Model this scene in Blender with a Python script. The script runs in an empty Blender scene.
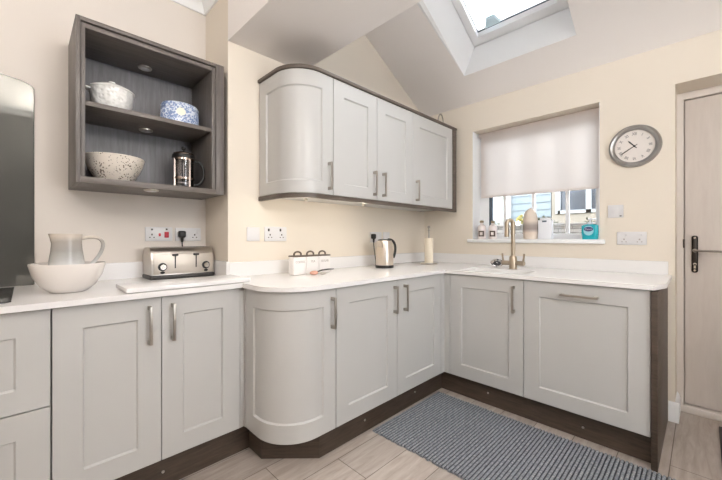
import bpy, bmesh, math, random
from mathutils import Vector, Matrix
random.seed(7)
scn = bpy.context.scene
COL = scn.collection
PI = math.pi

# ------------------------------------------------------------------ materials
def lin(c):
    c = c / 255.0
    return c / 12.92 if c <= 0.04045 else ((c + 0.055) / 1.055) ** 2.4
def rgb(r, g, b): return (lin(r), lin(g), lin(b), 1.0)

def new_mat(name):
    m = bpy.data.materials.new(name); m.use_nodes = True
    nt = m.node_tree
    return m, nt, nt.nodes['Principled BSDF']

def mat(name, col, rough=0.5, metal=0.0, var=0.04, scale=18.0, bump=0.0, bscale=60.0, stretch=(1, 1, 1), spec=0.5, coat=0.0):
    """plain procedural material: a base colour that drifts a little with noise, and an optional fine bump"""
    m, nt, p = new_mat(name)
    L = nt.links
    tc = nt.nodes.new('ShaderNodeTexCoord')
    mp = nt.nodes.new('ShaderNodeMapping'); mp.inputs['Scale'].default_value = stretch
    L.new(tc.outputs['Object'], mp.inputs['Vector'])
    nz = nt.nodes.new('ShaderNodeTexNoise'); nz.inputs['Scale'].default_value = scale; nz.inputs['Detail'].default_value = 3
    L.new(mp.outputs['Vector'], nz.inputs['Vector'])
    mx = nt.nodes.new('ShaderNodeMix'); mx.data_type = 'RGBA'
    a = [max(0, x * (1 - var)) for x in col[:3]] + [1]; b = [min(1, x * (1 + var)) for x in col[:3]] + [1]
    mx.inputs['A'].default_value = a; mx.inputs['B'].default_value = b
    L.new(nz.outputs['Fac'], mx.inputs['Factor'])
    L.new(mx.outputs['Result'], p.inputs['Base Color'])
    p.inputs['Roughness'].default_value = rough; p.inputs['Metallic'].default_value = metal
    p.inputs['Specular IOR Level'].default_value = spec; p.inputs['Coat Weight'].default_value = coat
    if bump:
        n2 = nt.nodes.new('ShaderNodeTexNoise'); n2.inputs['Scale'].default_value = bscale
        L.new(mp.outputs['Vector'], n2.inputs['Vector'])
        bp = nt.nodes.new('ShaderNodeBump'); bp.inputs['Strength'].default_value = bump; bp.inputs['Distance'].default_value = 0.004
        L.new(n2.outputs['Fac'], bp.inputs['Height']); L.new(bp.outputs['Normal'], p.inputs['Normal'])
    return m

def wood(name, c1, c2, stretch, rough=0.45, scale=7.0):
    m, nt, p = new_mat(name); L = nt.links
    tc = nt.nodes.new('ShaderNodeTexCoord')
    mp = nt.nodes.new('ShaderNodeMapping'); mp.inputs['Scale'].default_value = stretch
    L.new(tc.outputs['Object'], mp.inputs['Vector'])
    nz = nt.nodes.new('ShaderNodeTexNoise'); nz.inputs['Scale'].default_value = scale; nz.inputs['Detail'].default_value = 6; nz.inputs['Roughness'].default_value = 0.65; nz.inputs['Distortion'].default_value = 0.4
    L.new(mp.outputs['Vector'], nz.inputs['Vector'])
    cr = nt.nodes.new('ShaderNodeValToRGB')
    cr.color_ramp.elements[0].position = 0.3; cr.color_ramp.elements[0].color = c1
    cr.color_ramp.elements[1].position = 0.7; cr.color_ramp.elements[1].color = c2
    L.new(nz.outputs['Fac'], cr.inputs['Fac']); L.new(cr.outputs['Color'], p.inputs['Base Color'])
    bp = nt.nodes.new('ShaderNodeBump'); bp.inputs['Strength'].default_value = 0.15; bp.inputs['Distance'].default_value = 0.002
    L.new(nz.outputs['Fac'], bp.inputs['Height']); L.new(bp.outputs['Normal'], p.inputs['Normal'])
    p.inputs['Roughness'].default_value = rough
    return m

def glass_mat(name, tint=(1, 1, 1, 1), refl=0.08):
    m, nt, p = new_mat(name); L = nt.links
    out = nt.nodes['Material Output']; nt.nodes.remove(p)
    tr = nt.nodes.new('ShaderNodeBsdfTransparent'); tr.inputs['Color'].default_value = tint
    gl = nt.nodes.new('ShaderNodeBsdfGlossy'); gl.inputs['Roughness'].default_value = 0.02
    fr = nt.nodes.new('ShaderNodeFresnel'); fr.inputs['IOR'].default_value = 1.45
    mul = nt.nodes.new('ShaderNodeMath'); mul.operation = 'MULTIPLY'; mul.inputs[1].default_value = refl / 0.04
    L.new(fr.outputs['Fac'], mul.inputs[0])
    ms = nt.nodes.new('ShaderNodeMixShader')
    L.new(mul.outputs[0], ms.inputs['Fac']); L.new(tr.outputs[0], ms.inputs[1]); L.new(gl.outputs[0], ms.inputs[2])
    L.new(ms.outputs[0], out.inputs['Surface'])
    return m

def spotted(name, base, spot, scale, thr, rough=0.3, soft=0.03, cluster=True):
    m, nt, p = new_mat(name); L = nt.links
    tc = nt.nodes.new('ShaderNodeTexCoord')
    vo = nt.nodes.new('ShaderNodeTexVoronoi'); vo.inputs['Scale'].default_value = scale
    L.new(tc.outputs['Object'], vo.inputs['Vector'])
    nz = nt.nodes.new('ShaderNodeTexNoise'); nz.inputs['Scale'].default_value = scale * 0.22
    L.new(tc.outputs['Object'], nz.inputs['Vector'])
    ad = nt.nodes.new('ShaderNodeMath'); ad.operation = 'MULTIPLY_ADD'; ad.inputs[1].default_value = -0.9 if cluster else 0.0; ad.inputs[2].default_value = 0.45 if cluster else 0
    L.new(nz.outputs['Fac'], ad.inputs[0])
    su = nt.nodes.new('ShaderNodeMath'); su.operation = 'ADD'
    L.new(vo.outputs['Distance'], su.inputs[0]); L.new(ad.outputs[0], su.inputs[1])
    cr = nt.nodes.new('ShaderNodeValToRGB')
    cr.color_ramp.elements[0].position = thr; cr.color_ramp.elements[0].color = spot
    cr.color_ramp.elements[1].position = thr + soft; cr.color_ramp.elements[1].color = base
    L.new(su.outputs[0], cr.inputs['Fac']); L.new(cr.outputs['Color'], p.inputs['Base Color'])
    p.inputs['Roughness'].default_value = rough
    return m

def zramp(name, stops, rough=0.3, noise=0.01):
    """a glaze whose colour changes with the height on the object (stops: height in metres, colour)"""
    m, nt, p = new_mat(name); L = nt.links
    tc = nt.nodes.new('ShaderNodeTexCoord'); sx = nt.nodes.new('ShaderNodeSeparateXYZ')
    L.new(tc.outputs['Object'], sx.inputs[0])
    nz = nt.nodes.new('ShaderNodeTexNoise'); nz.inputs['Scale'].default_value = 30
    L.new(tc.outputs['Object'], nz.inputs['Vector'])
    ma = nt.nodes.new('ShaderNodeMath'); ma.operation = 'MULTIPLY_ADD'; ma.inputs[1].default_value = noise
    L.new(nz.outputs['Fac'], ma.inputs[0]); L.new(sx.outputs['Z'], ma.inputs[2])
    top = stops[-1][0]
    dv = nt.nodes.new('ShaderNodeMath'); dv.operation = 'DIVIDE'; dv.inputs[1].default_value = top
    L.new(ma.outputs[0], dv.inputs[0])
    cr = nt.nodes.new('ShaderNodeValToRGB'); e = cr.color_ramp.elements
    e[0].position = stops[0][0] / top; e[0].color = stops[0][1]
    e[1].position = 1.0; e[1].color = stops[-1][1]
    for h, c in stops[1:-1]:
        q = e.new(h / top); q.color = c
    L.new(dv.outputs[0], cr.inputs['Fac']); L.new(cr.outputs['Color'], p.inputs['Base Color'])
    p.inputs['Roughness'].default_value = rough
    return m

M = {}
M['wall'] = mat('cream_wall_paint', rgb(231, 221, 207), 0.75, var=0.015, scale=3, bump=0.05, bscale=200)
M['wall_grey'] = mat('greige_wall_paint', rgb(223, 215, 207), 0.75, var=0.015, scale=3, bump=0.05, bscale=200)
M['ceiling'] = mat('ceiling_paint', rgb(243, 238, 235), 0.8, var=0.01, scale=3)
M['white_paint'] = mat('white_gloss_paint', rgb(244, 245, 246), 0.4, var=0.01)
M['upvc'] = mat('white_plastic_frame', rgb(240, 241, 243), 0.3, var=0.01)
M['cab'] = mat('painted_cabinet', rgb(195, 194, 192), 0.32, var=0.012, scale=6)
M['worktop'] = mat('white_quartz', rgb(238, 236, 235), 0.22, var=0.025, scale=220)
M['steel'] = mat('brushed_steel', rgb(206, 200, 193), 0.34, 1.0, var=0.06, scale=30, stretch=(1, 1, 12))
M['satin'] = mat('satin_steel', rgb(208, 200, 190), 0.5, 0.9, var=0.04)
M['pewter'] = mat('pewter_handle', rgb(176, 170, 162), 0.36, 1.0, var=0.05)
M['chrome'] = mat('chrome', rgb(215, 212, 208), 0.12, 1.0, var=0.02)
M['dchrome'] = mat('tarnished_chrome', rgb(160, 146, 138), 0.22, 1.0, var=0.05)
M['ksteel'] = mat('kettle_steel', rgb(220, 209, 197), 0.33, 1.0, var=0.06, scale=30, stretch=(1, 1, 12))
M['outframe'] = mat('dimmed_white_frame', rgb(138, 143, 146), 0.5, var=0.03)  # white frame darkened in colour to offset the strong sky light
M['nickel'] = mat('brushed_nickel', rgb(178, 164, 146), 0.3, 1.0, var=0.05)
M['black'] = mat('black_plastic', rgb(28, 27, 27), 0.4, var=0.1)
M['dgrey'] = mat('dark_grey_plastic', rgb(64, 62, 60), 0.45, var=0.06)
M['white_pl'] = mat('white_plastic', rgb(222, 220, 221), 0.35, var=0.01)
M['red'] = mat('red_switch', rgb(190, 30, 50), 0.35, var=0.03)
M['wood_v'] = wood('grey_brown_wood_vertical', rgb(90, 84, 80), rgb(116, 110, 106), (9, 9, 0.8))
M['wood_h'] = wood('grey_brown_wood_horizontal', rgb(92, 85, 80), rgb(117, 109, 104), (0.8, 9, 9))
M['wood_back'] = wood('grey_wood_panel', rgb(106, 104, 106), rgb(130, 128, 131), (9, 9, 0.8))
M['plinth'] = wood('dark_plinth_wood', rgb(60, 49, 41), rgb(88, 74, 63), (1.0, 1.0, 10))
M['trim_wood'] = wood('cabinet_trim_wood', rgb(80, 70, 62), rgb(104, 93, 84), (1.0, 1.0, 8))
M['ceramic'] = mat('cream_ceramic', rgb(232, 225, 219), 0.25, var=0.02, coat=0.3)
M['white_cer'] = mat('white_ceramic', rgb(236, 236, 232), 0.2, var=0.02, bump=0.0)
M['towel'] = mat('kitchen_paper', rgb(243, 232, 212), 0.9, var=0.03, bump=0.4, bscale=120)
M['glass'] = glass_mat('window_glass')
M['pglass'] = glass_mat('press_glass', (0.86, 0.86, 0.88, 1), 0.12)
M['hob'] = mat('black_hob_glass', rgb(38, 37, 38), 0.12, var=0.03)
M['fabric_blind'] = None
M['terracotta'] = mat('pink_copper', rgb(214, 160, 140), 0.45, var=0.05)
M['aqua'] = mat('aqua_liquid_soap', rgb(22, 178, 196), 0.2, var=0.04, coat=0.4)
M['clear_pump'] = mat('pale_clear_plastic', rgb(225, 228, 236), 0.2, var=0.02)
M['navy'] = mat('navy_print', rgb(28, 44, 110), 0.4, var=0.02)
M['ink'] = mat('grey_brown_print', rgb(176, 167, 163), 0.6, var=0.02)
M['clock_ink'] = mat('clock_print', rgb(92, 88, 88), 0.6, var=0.02)
M['face'] = mat('clock_dial', rgb(229, 222, 216), 0.6, var=0.015)
M['clockrim'] = mat('pewter_clock_rim', rgb(168, 166, 164), 0.35, 0.9, var=0.04)
M['door_paint'] = wood('woodgrain_white_door', rgb(212, 202, 195), rgb(219, 210, 203), (6, 6, 0.7), 0.5)
M['dark_metal'] = mat('dark_bronze', rgb(70, 64, 60), 0.35, 0.8, var=0.05)
M['door_frame'] = mat('door_frame_paint', rgb(222, 213, 206), 0.4, var=0.01)
M['gasket'] = mat('black_rubber', rgb(78, 90, 104), 0.6, var=0.05)

def blind_material():
    m, nt, p = new_mat('roller_blind_fabric'); L = nt.links
    out = nt.nodes['Material Output']
    p.inputs['Base Color'].default_value = rgb(238, 231, 226); p.inputs['Roughness'].default_value = 0.9
    tc = nt.nodes.new('ShaderNodeTexCoord'); wv = nt.nodes.new('ShaderNodeTexNoise'); wv.inputs['Scale'].default_value = 300
    L.new(tc.outputs['Object'], wv.inputs['Vector'])
    bp = nt.nodes.new('ShaderNodeBump'); bp.inputs['Strength'].default_value = 0.1; bp.inputs['Distance'].default_value = 0.001
    L.new(wv.outputs['Fac'], bp.inputs['Height']); L.new(bp.outputs['Normal'], p.inputs['Normal'])
    tl = nt.nodes.new('ShaderNodeBsdfTranslucent'); tl.inputs['Color'].default_value = rgb(238, 230, 226)
    ms = nt.nodes.new('ShaderNodeMixShader'); ms.inputs['Fac'].default_value = 0.75
    L.new(p.outputs[0], ms.inputs[1]); L.new(tl.outputs[0], ms.inputs[2]); L.new(ms.outputs[0], out.inputs['Surface'])
    return m
M['fabric_blind'] = blind_material()

def floor_material():
    m, nt, p = new_mat('wood_effect_tiles'); L = nt.links
    tc = nt.nodes.new('ShaderNodeTexCoord')
    mp = nt.nodes.new('ShaderNodeMapping'); mp.inputs['Location'].default_value = (-1.138, -0.114, 0)
    L.new(tc.outputs['Object'], mp.inputs['Vector'])
    br = nt.nodes.new('ShaderNodeTexBrick')
    br.offset = 0.261; br.offset_frequency = 2; br.squash_frequency = 1
    br.inputs['Scale'].default_value = 1.0; br.inputs['Brick Width'].default_value = 1.142; br.inputs['Row Height'].default_value = 0.2
    br.inputs['Mortar Size'].default_value = 0.0022; br.inputs['Mortar Smooth'].default_value = 0.3; br.inputs['Bias'].default_value = 0.0
    br.inputs['Color1'].default_value = rgb(190, 181, 173); br.inputs['Color2'].default_value = rgb(206, 196, 187); br.inputs['Mortar'].default_value = rgb(122, 111, 102)
    L.new(mp.outputs['Vector'], br.inputs['Vector'])
    m2 = nt.nodes.new('ShaderNodeMapping'); m2.inputs['Scale'].default_value = (1.2, 9, 1)
    L.new(tc.outputs['Object'], m2.inputs['Vector'])
    nz = nt.nodes.new('ShaderNodeTexNoise'); nz.inputs['Scale'].default_value = 4; nz.inputs['Detail'].default_value = 7; nz.inputs['Roughness'].default_value = 0.6; nz.inputs['Distortion'].default_value = 0.6
    L.new(m2.outputs['Vector'], nz.inputs['Vector'])
    cr = nt.nodes.new('ShaderNodeValToRGB')
    cr.color_ramp.elements[0].position = 0.3; cr.color_ramp.elements[0].color = rgb(216, 208, 202)
    cr.color_ramp.elements[1].position = 0.7; cr.color_ramp.elements[1].color = (1, 1, 1, 1)
    L.new(nz.outputs['Fac'], cr.inputs['Fac'])
    mx = nt.nodes.new('ShaderNodeMix'); mx.data_type = 'RGBA'; mx.blend_type = 'MULTIPLY'; mx.inputs['Factor'].default_value = 1
    L.new(br.outputs['Color'], mx.inputs['A']); L.new(cr.outputs['Color'], mx.inputs['B'])
    L.new(mx.outputs['Result'], p.inputs['Base Color'])
    bp = nt.nodes.new('ShaderNodeBump'); bp.inputs['Strength'].default_value = 0.5; bp.inputs['Distance'].default_value = 0.002; bp.invert = True
    L.new(br.outputs['Fac'], bp.inputs['Height']); L.new(bp.outputs['Normal'], p.inputs['Normal'])
    p.inputs['Roughness'].default_value = 0.45
    return m
M['floor'] = floor_material()

def rug_material():
    m, nt, p = new_mat('ribbed_wool'); L = nt.links
    tc = nt.nodes.new('ShaderNodeTexCoord')
    mp = nt.nodes.new('ShaderNodeMapping'); mp.inputs['Scale'].default_value = (70, 40, 1)
    L.new(tc.outputs['Object'], mp.inputs['Vector'])
    vo = nt.nodes.new('ShaderNodeTexNoise'); vo.inputs['Scale'].default_value = 1.6; vo.inputs['Detail'].default_value = 3; vo.inputs['Roughness'].default_value = 0.7
    L.new(mp.outputs['Vector'], vo.inputs['Vector'])
    cr = nt.nodes.new('ShaderNodeValToRGB'); e = cr.color_ramp.elements
    e[0].position = 0.32; e[0].color = rgb(112, 117, 125)
    e[1].position = 0.72; e[1].color = rgb(184, 184, 182)
    q = e.new(0.5); q.color = rgb(142, 146, 152)
    L.new(vo.outputs['Fac'], cr.inputs['Fac']); L.new(cr.outputs['Color'], p.inputs['Base Color'])
    p.inputs['Roughness'].default_value = 0.95; p.inputs['Specular IOR Level'].default_value = 0.1
    bp = nt.nodes.new('ShaderNodeBump'); bp.inputs['Strength'].default_value = 0.6; bp.inputs['Distance'].default_value = 0.004
    L.new(vo.outputs['Fac'], bp.inputs['Height']); L.new(bp.outputs['Normal'], p.inputs['Normal'])
    return m
M['rug'] = rug_material()
M['rug_groove'] = mat('rug_groove_shade', rgb(80, 83, 89), 0.95, var=0.3, scale=90, spec=.1)  # shade between the ribs put into the groove colour
M['speck'] = spotted('speckled_stoneware', rgb(220, 211, 200), rgb(118, 104, 92), 105, 0.245, 0.5)
M['blue_white'] = spotted('blue_floral_print', rgb(222, 229, 240), rgb(130, 152, 194), 100, 0.42, 0.3, soft=0.18)
M['siding'] = mat('pale_render', rgb(108, 119, 126), 0.8, var=0.02)
M['cream_render'] = mat('cream_stone', rgb(128, 122, 112), 0.85, var=0.12, scale=8)
M['dark_glass'] = mat('dark_window_glass', rgb(46, 56, 68), 0.1, var=0.3, scale=3)
M['leaf'] = mat('shrub_leaves', rgb(56, 66, 46), 0.7, var=0.35, scale=12)
M['yellow'] = mat('yellow_blossom', rgb(158, 150, 84), 0.7, var=0.1)
M['paving'] = mat('garden_paving', rgb(120, 117, 112), 0.85, var=0.1, scale=5)

def stone_material():
    m, nt, p = new_mat('coursed_stone'); L = nt.links
    tc = nt.nodes.new('ShaderNodeTexCoord'); sx = nt.nodes.new('ShaderNodeSeparateXYZ'); cx = nt.nodes.new('ShaderNodeCombineXYZ')
    L.new(tc.outputs['Object'], sx.inputs[0]); L.new(sx.outputs['Y'], cx.inputs['X']); L.new(sx.outputs['Z'], cx.inputs['Y'])
    br = nt.nodes.new('ShaderNodeTexBrick'); br.inputs['Scale'].default_value = 1
    br.inputs['Brick Width'].default_value = 0.32; br.inputs['Row Height'].default_value = 0.05; br.inputs['Mortar Size'].default_value = 0.006
    br.inputs['Color1'].default_value = rgb(124, 122, 118); br.inputs['Color2'].default_value = rgb(104, 102, 99); br.inputs['Mortar'].default_value = rgb(62, 61, 59)
    L.new(cx.outputs[0], br.inputs['Vector']); L.new(br.outputs['Color'], p.inputs['Base Color']); p.inputs['Roughness'].default_value = 0.9
    return m
M['stone'] = stone_material()

def splash_material():
    m, nt, p = new_mat('smoked_mirror_glass')
    p.inputs['Base Color'].default_value = rgb(142, 142, 137); p.inputs['Metallic'].default_value = 0.7; p.inputs['Roughness'].default_value = 0.03
    tc = nt.nodes.new('ShaderNodeTexCoord'); nz = nt.nodes.new('ShaderNodeTexNoise'); nz.inputs['Scale'].default_value = 2.0
    nt.links.new(tc.outputs['Object'], nz.inputs['Vector'])
    mr = nt.nodes.new('ShaderNodeMapRange'); mr.inputs['To Min'].default_value = 0.0; mr.inputs['To Max'].default_value = 0.004
    nt.links.new(nz.outputs['Fac'], mr.inputs['Value']); nt.links.new(mr.outputs[0], p.inputs['Roughness'])
    return m
M['splash'] = splash_material()

# ------------------------------------------------------------------ geometry helpers
class MB:
    def __init__(s): s.bm = bmesh.new()
    def _snap(s): s.bm.verts.ensure_lookup_table(); return len(s.bm.verts)
    def box(s, x0, x1, y0, y1, z0, z1, bev=0.0, seg=2):
        r = bmesh.ops.create_cube(s.bm, size=1.0)
        vs = r['verts']
        for v in vs:
            v.co = Vector((x0 + (v.co.x + .5) * (x1 - x0), y0 + (v.co.y + .5) * (y1 - y0), z0 + (v.co.z + .5) * (z1 - z0)))
        if bev:
            es = list({e for v in vs for e in v.link_edges})
            bmesh.ops.bevel(s.bm, geom=es, offset=bev, segments=seg, affect='EDGES', profile=0.5)
        return s
    def prism(s, poly, z0, z1, bev=0.0, P=None):
        P = P or (lambda a, b, c: (a, b, c))
        lo = [s.bm.verts.new(P(x, y, z0)) for x, y in poly]; hi = [s.bm.verts.new(P(x, y, z1)) for x, y in poly]
        n = len(poly); fs = [s.bm.faces.new(lo[::-1]), s.bm.faces.new(hi)]
        for i in range(n): fs.append(s.bm.faces.new((lo[i], lo[(i + 1) % n], hi[(i + 1) % n], hi[i])))
        bmesh.ops.recalc_face_normals(s.bm, faces=fs)
        if bev:
            es = list({e for f in fs[:2] for e in f.edges})
            bmesh.ops.bevel(s.bm, geom=es, offset=bev, segments=2, affect='EDGES', profile=0.5)
        return s
    def lathe(s, prof, cx=0, cy=0, cz=0, seg=40, sx=1.0, sy=1.0, rot=None, square=0.0):
        rings = []; fs = []
        for r, z in prof:
            ring = []
            for i in range(seg):
                a = 2 * PI * i / seg
                k = 1.0
                if square:
                    k = (abs(math.cos(a)) ** square + abs(math.sin(a)) ** square) ** (-1.0 / square)
                p = Vector((r * k * sx * math.cos(a), r * k * sy * math.sin(a), z))
                if rot: p = rot @ p
                ring.append(s.bm.verts.new((cx + p.x, cy + p.y, cz + p.z)))
            rings.append(ring)
        for a, b in zip(rings, rings[1:]):
            for i in range(seg):
                fs.append(s.bm.faces.new((a[i], a[(i + 1) % seg], b[(i + 1) % seg], b[i])))
        if prof[0][0] > 1e-5: fs.append(s.bm.faces.new(rings[0][::-1]))
        if prof[-1][0] > 1e-5: fs.append(s.bm.faces.new(rings[-1]))
        bmesh.ops.remove_doubles(s.bm, verts=[v for r in rings for v in r], dist=1e-6)
        return s
    def cyl(s, p0, p1, r0, r1=None, seg=24):
        r1 = r0 if r1 is None else r1
        p0 = Vector(p0); p1 = Vector(p1); d = p1 - p0
        q = d.to_track_quat('Z', 'Y').to_matrix()
        return s.lathe([(r0, 0), (r1, d.length)], p0.x, p0.y, p0.z, seg, rot=q)
    def tube(s, pts, r, seg=12, flat=1.0):
        pts = [Vector(p) for p in pts]; n = len(pts); rings = []
        rr = r if isinstance(r, (list, tuple)) else [r] * n
        up = None
        for i, p in enumerate(pts):
            t = (pts[min(i + 1, n - 1)] - pts[max(i - 1, 0)]).normalized()
            if up is None:
                up = Vector((0, 0, 1)) if abs(t.z) < .9 else Vector((0, 1, 0))
            a = t.cross(up).normalized(); up = a.cross(t).normalized()
            rings.append([s.bm.verts.new(p + a * rr[i] * math.cos(2 * PI * k / seg) + up * rr[i] * flat * math.sin(2 * PI * k / seg)) for k in range(seg)])
        for A, B in zip(rings, rings[1:]):
            for k in range(seg): s.bm.faces.new((A[k], A[(k + 1) % seg], B[(k + 1) % seg], B[k]))
        s.bm.faces.new(rings[0][::-1]); s.bm.faces.new(rings[-1])
        return s
    def ball(s, c, r, sx=1, sy=1, sz=1, sub=3):
        q = bmesh.ops.create_icosphere(s.bm, subdivisions=sub, radius=r)
        for v in q['verts']: v.co = Vector((c[0] + v.co.x * sx, c[1] + v.co.y * sy, c[2] + v.co.z * sz))
        return s
    def build(s, name, m, parent=None, loc=None, sharp=35):
        bmesh.ops.recalc_face_normals(s.bm, faces=s.bm.faces[:])
        me = bpy.data.meshes.new(name)
        base = Vector(loc) if loc is not None else Vector((0, 0, 0))
        if parent is not None:
            base = Vector(parent['_w'])
            if loc is not None: base = Vector(loc)
        for v in s.bm.verts: v.co -= base
        for f in s.bm.faces: f.smooth = True
        s.bm.to_mesh(me); s.bm.free()
        me.set_sharp_from_angle(angle=math.radians(sharp))
        o = bpy.data.objects.new(name, me); COL.objects.link(o)
        me.materials.append(m)
        if parent is not None:
            o.parent = parent; o.location = base - Vector(parent['_w'])
        else:
            o.location = base
        o['_w'] = tuple(base)
        return o

def bez(p0, p1, p2, p3, n=16):
    p0, p1, p2, p3 = map(Vector, (p0, p1, p2, p3))
    return [p0 * (1 - t) ** 3 + p1 * 3 * t * (1 - t) ** 2 + p2 * 3 * t * t * (1 - t) + p3 * t ** 3 for t in [i / n for i in range(n + 1)]]

def thing(name, label, cat, loc=(0, 0, 0), group=None):
    o = bpy.data.objects.new(name, None); COL.objects.link(o); o.empty_display_size = 0.05
    o.location = loc; o['_w'] = tuple(loc); o['label'] = label; o['category'] = cat
    if group: o['group'] = group
    return o
def tag(o, label, cat, group=None):
    o['label'] = label; o['category'] = cat
    if group: o['group'] = group
    return o
def struct(o, label=None, cat=None):
    o['kind'] = 'structure'
    if label: o['label'] = label
    if cat: o['category'] = cat
    return o

def text_mesh(body, size, m, name, parent, origin, right, up, depth=0.0006, stretch=1.0):
    """flat lettering as a mesh: origin = centre of the text, right/up = its axes"""
    cu = bpy.data.curves.new('t', 'FONT'); cu.body = body; cu.size = size; cu.align_x = 'CENTER'; cu.align_y = 'CENTER'; cu.extrude = depth; cu.resolution_u = 3
    o = bpy.data.objects.new('t', cu); COL.objects.link(o)
    bpy.context.view_layer.update()
    me = bpy.data.meshes.new_from_object(o.evaluated_get(bpy.context.evaluated_depsgraph_get()))
    bpy.data.objects.remove(o)
    r = Vector(right).normalized(); u = Vector(up).normalized(); n = r.cross(u)
    W = Vector(parent['_w']); O = Vector(origin) - W
    for v in me.vertices: v.co = O + r * v.co.x * stretch + u * v.co.y + n * v.co.z
    me.materials.clear(); me.materials.append(m); me.name = name
    q = bpy.data.objects.new(name, me); COL.objects.link(q); q.parent = parent; q['_w'] = tuple(W)
    return q

# ------------------------------------------------------------------ main planes (metres; camera stands at x=0, y=0)
WA, WB, WL = 1.965, 2.84, 2.31       # wall with the hanging cabinets, window wall, recessed wall on the left
NIB = 0.847
TOP, UND = 0.90, 0.877                # worktop top and underside
FA, FB, FL, FU = 1.33, 2.177, 1.677, 1.574   # fronts of the cabinet doors
SOF = 2.29                           # underside of the ceiling beam
ZC, SL = 2.33, 0.57                  # lean-to ceiling: height at window wall and pitch
BX = 1.375                           # right side of the beam
SY, WX = -1.25, -2.2                 # the unseen walls behind and left of the camera
CH = 2.69
def zs(x): return ZC + SL * (WB - x)

# ------------------------------------------------------------------ room shell
struct(MB().box(WX - .2, 3.3, SY - .6, 2.6, -0.08, 0).build('floor', M['floor']), 'wood effect plank tile floor', 'floor')
struct(MB().box(WX, NIB, WL, WL + .3, 0, CH + .3).build('wall_left', M['wall_grey']))
struct(MB().prism([(NIB, 0), (WB, 0), (WB, zs(WB) + .03), (BX, zs(BX) + .03), (NIB, zs(BX) + .03)], WA, WL + .3, P=lambda x, z, y: (x, y, z)).build('wall_back', M['wall']))
struct(MB().box(NIB, BX, SY - .2, WA, SOF, CH + 1.0).build('ceiling_beam', M['ceiling']), 'boxed ceiling beam running out from the back wall', 'beam')
b = MB()
WT = 3.16                                           # outer face of the window wall
wy0, wy1, wz0, wz1 = 0.504, 1.448, 1.09, 2.078      # window opening
dy0, dy1, dz1 = -0.86, 0.119, 2.077                 # door opening
HW = zs(WB) + .03
b.box(WB, WT, wy1, WL + .3, 0, HW)
b.box(WB, WT, wy0, wy1, 0, wz0); b.box(WB, WT, wy0, wy1, wz1, HW)
b.box(WB, WT, dy1, wy0, 0, HW)
b.box(WB, WT, dy0, dy1, dz1, HW)
b.box(WB, WT, SY - .2, dy0, 0, HW)
struct(b.build('wall_right', M['wall']))
b = MB()      # wall behind the camera: solid, with an opening added to let sky light in
b.box(.75, 1.6, SY - .2, SY, 0, .85); b.box(WX, .75, SY - .2, SY, 0, CH + .3); b.box(.75, NIB + .05, SY - .2, SY, 2.15, CH + .3)
b.prism([(NIB + .05, 2.15), (1.6, 2.15), (1.6, zs(1.6) + .03), (BX, zs(BX) + .03), (NIB + .05, zs(BX) + .03)], SY - .2, SY, P=lambda x, z, y: (x, y, z))
b.prism([(1.6, 0), (WB, 0), (WB, HW), (1.6, zs(1.6) + .03)], SY - .2, SY, P=lambda x, z, y: (x, y, z))
struct(b.build('wall_front', M['wall']))
struct(MB().box(WX - .2, WX, SY - .2, WL + .3, 0, CH + .3).build('wall_side', M['wall']))
struct(MB().box(WX - .2, NIB, SY - .2, WL + .3, CH, CH + .3).build('ceiling', M['ceiling']), 'flat ceiling of the older part of the kitchen', 'ceiling')
# lean-to ceiling with the roof window opening
ox0, ox1, oy0, oy1 = 1.45, 2.59, 0.588, 1.394
b = MB()
def slope_piece(x0, x1, y0, y1, t=.06):
    b.prism([(x0, zs(x0)), (x1, zs(x1)), (x1, zs(x1) + t), (x0, zs(x0) + t)], y0, y1, P=lambda x, z, y: (x, y, z))
slope_piece(BX - .02, ox0, SY - .2, WA + .1); slope_piece(ox1, WT + .02, SY - .2, WA + .1)
slope_piece(ox0, ox1, SY - .2, oy0); slope_piece(ox0, ox1, oy1, WA + .1)
struct(b.build('ceiling', M['ceiling']), 'sloping lean-to ceiling around the roof window', 'ceiling')
# coving where left wall and beam meet the flat ceiling
b = MB()
prof = [(0, 0), (0, -.095), (.010, -.095), (.016, -.085)] + [(.105 - .089 * math.cos(t * PI / 12), -.085 + .069 * math.sin(t * PI / 12)) for t in range(1, 6)] + [(.095, -.010), (.095, 0)]
b.prism([(-d, z) for d, z in prof], WX, NIB, P=lambda a, z, x: (x, WL + a, CH + z))
struct(b.build('trim_1', M['white_paint']), 'white coving along the top of the left wall', 'coving')
b = MB().prism([(-d, z) for d, z in prof], SY, WL, P=lambda a, z, y: (NIB + a, y, CH + z))
struct(b.build('trim_2', M['white_paint']), 'white coving along the beam side', 'coving')
b = MB().prism([(d, z) for d, z in prof], WX, NIB, P=lambda a, z, x: (x, SY + a, CH + z))
struct(b.build('trim_3', M['white_paint']))

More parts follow.
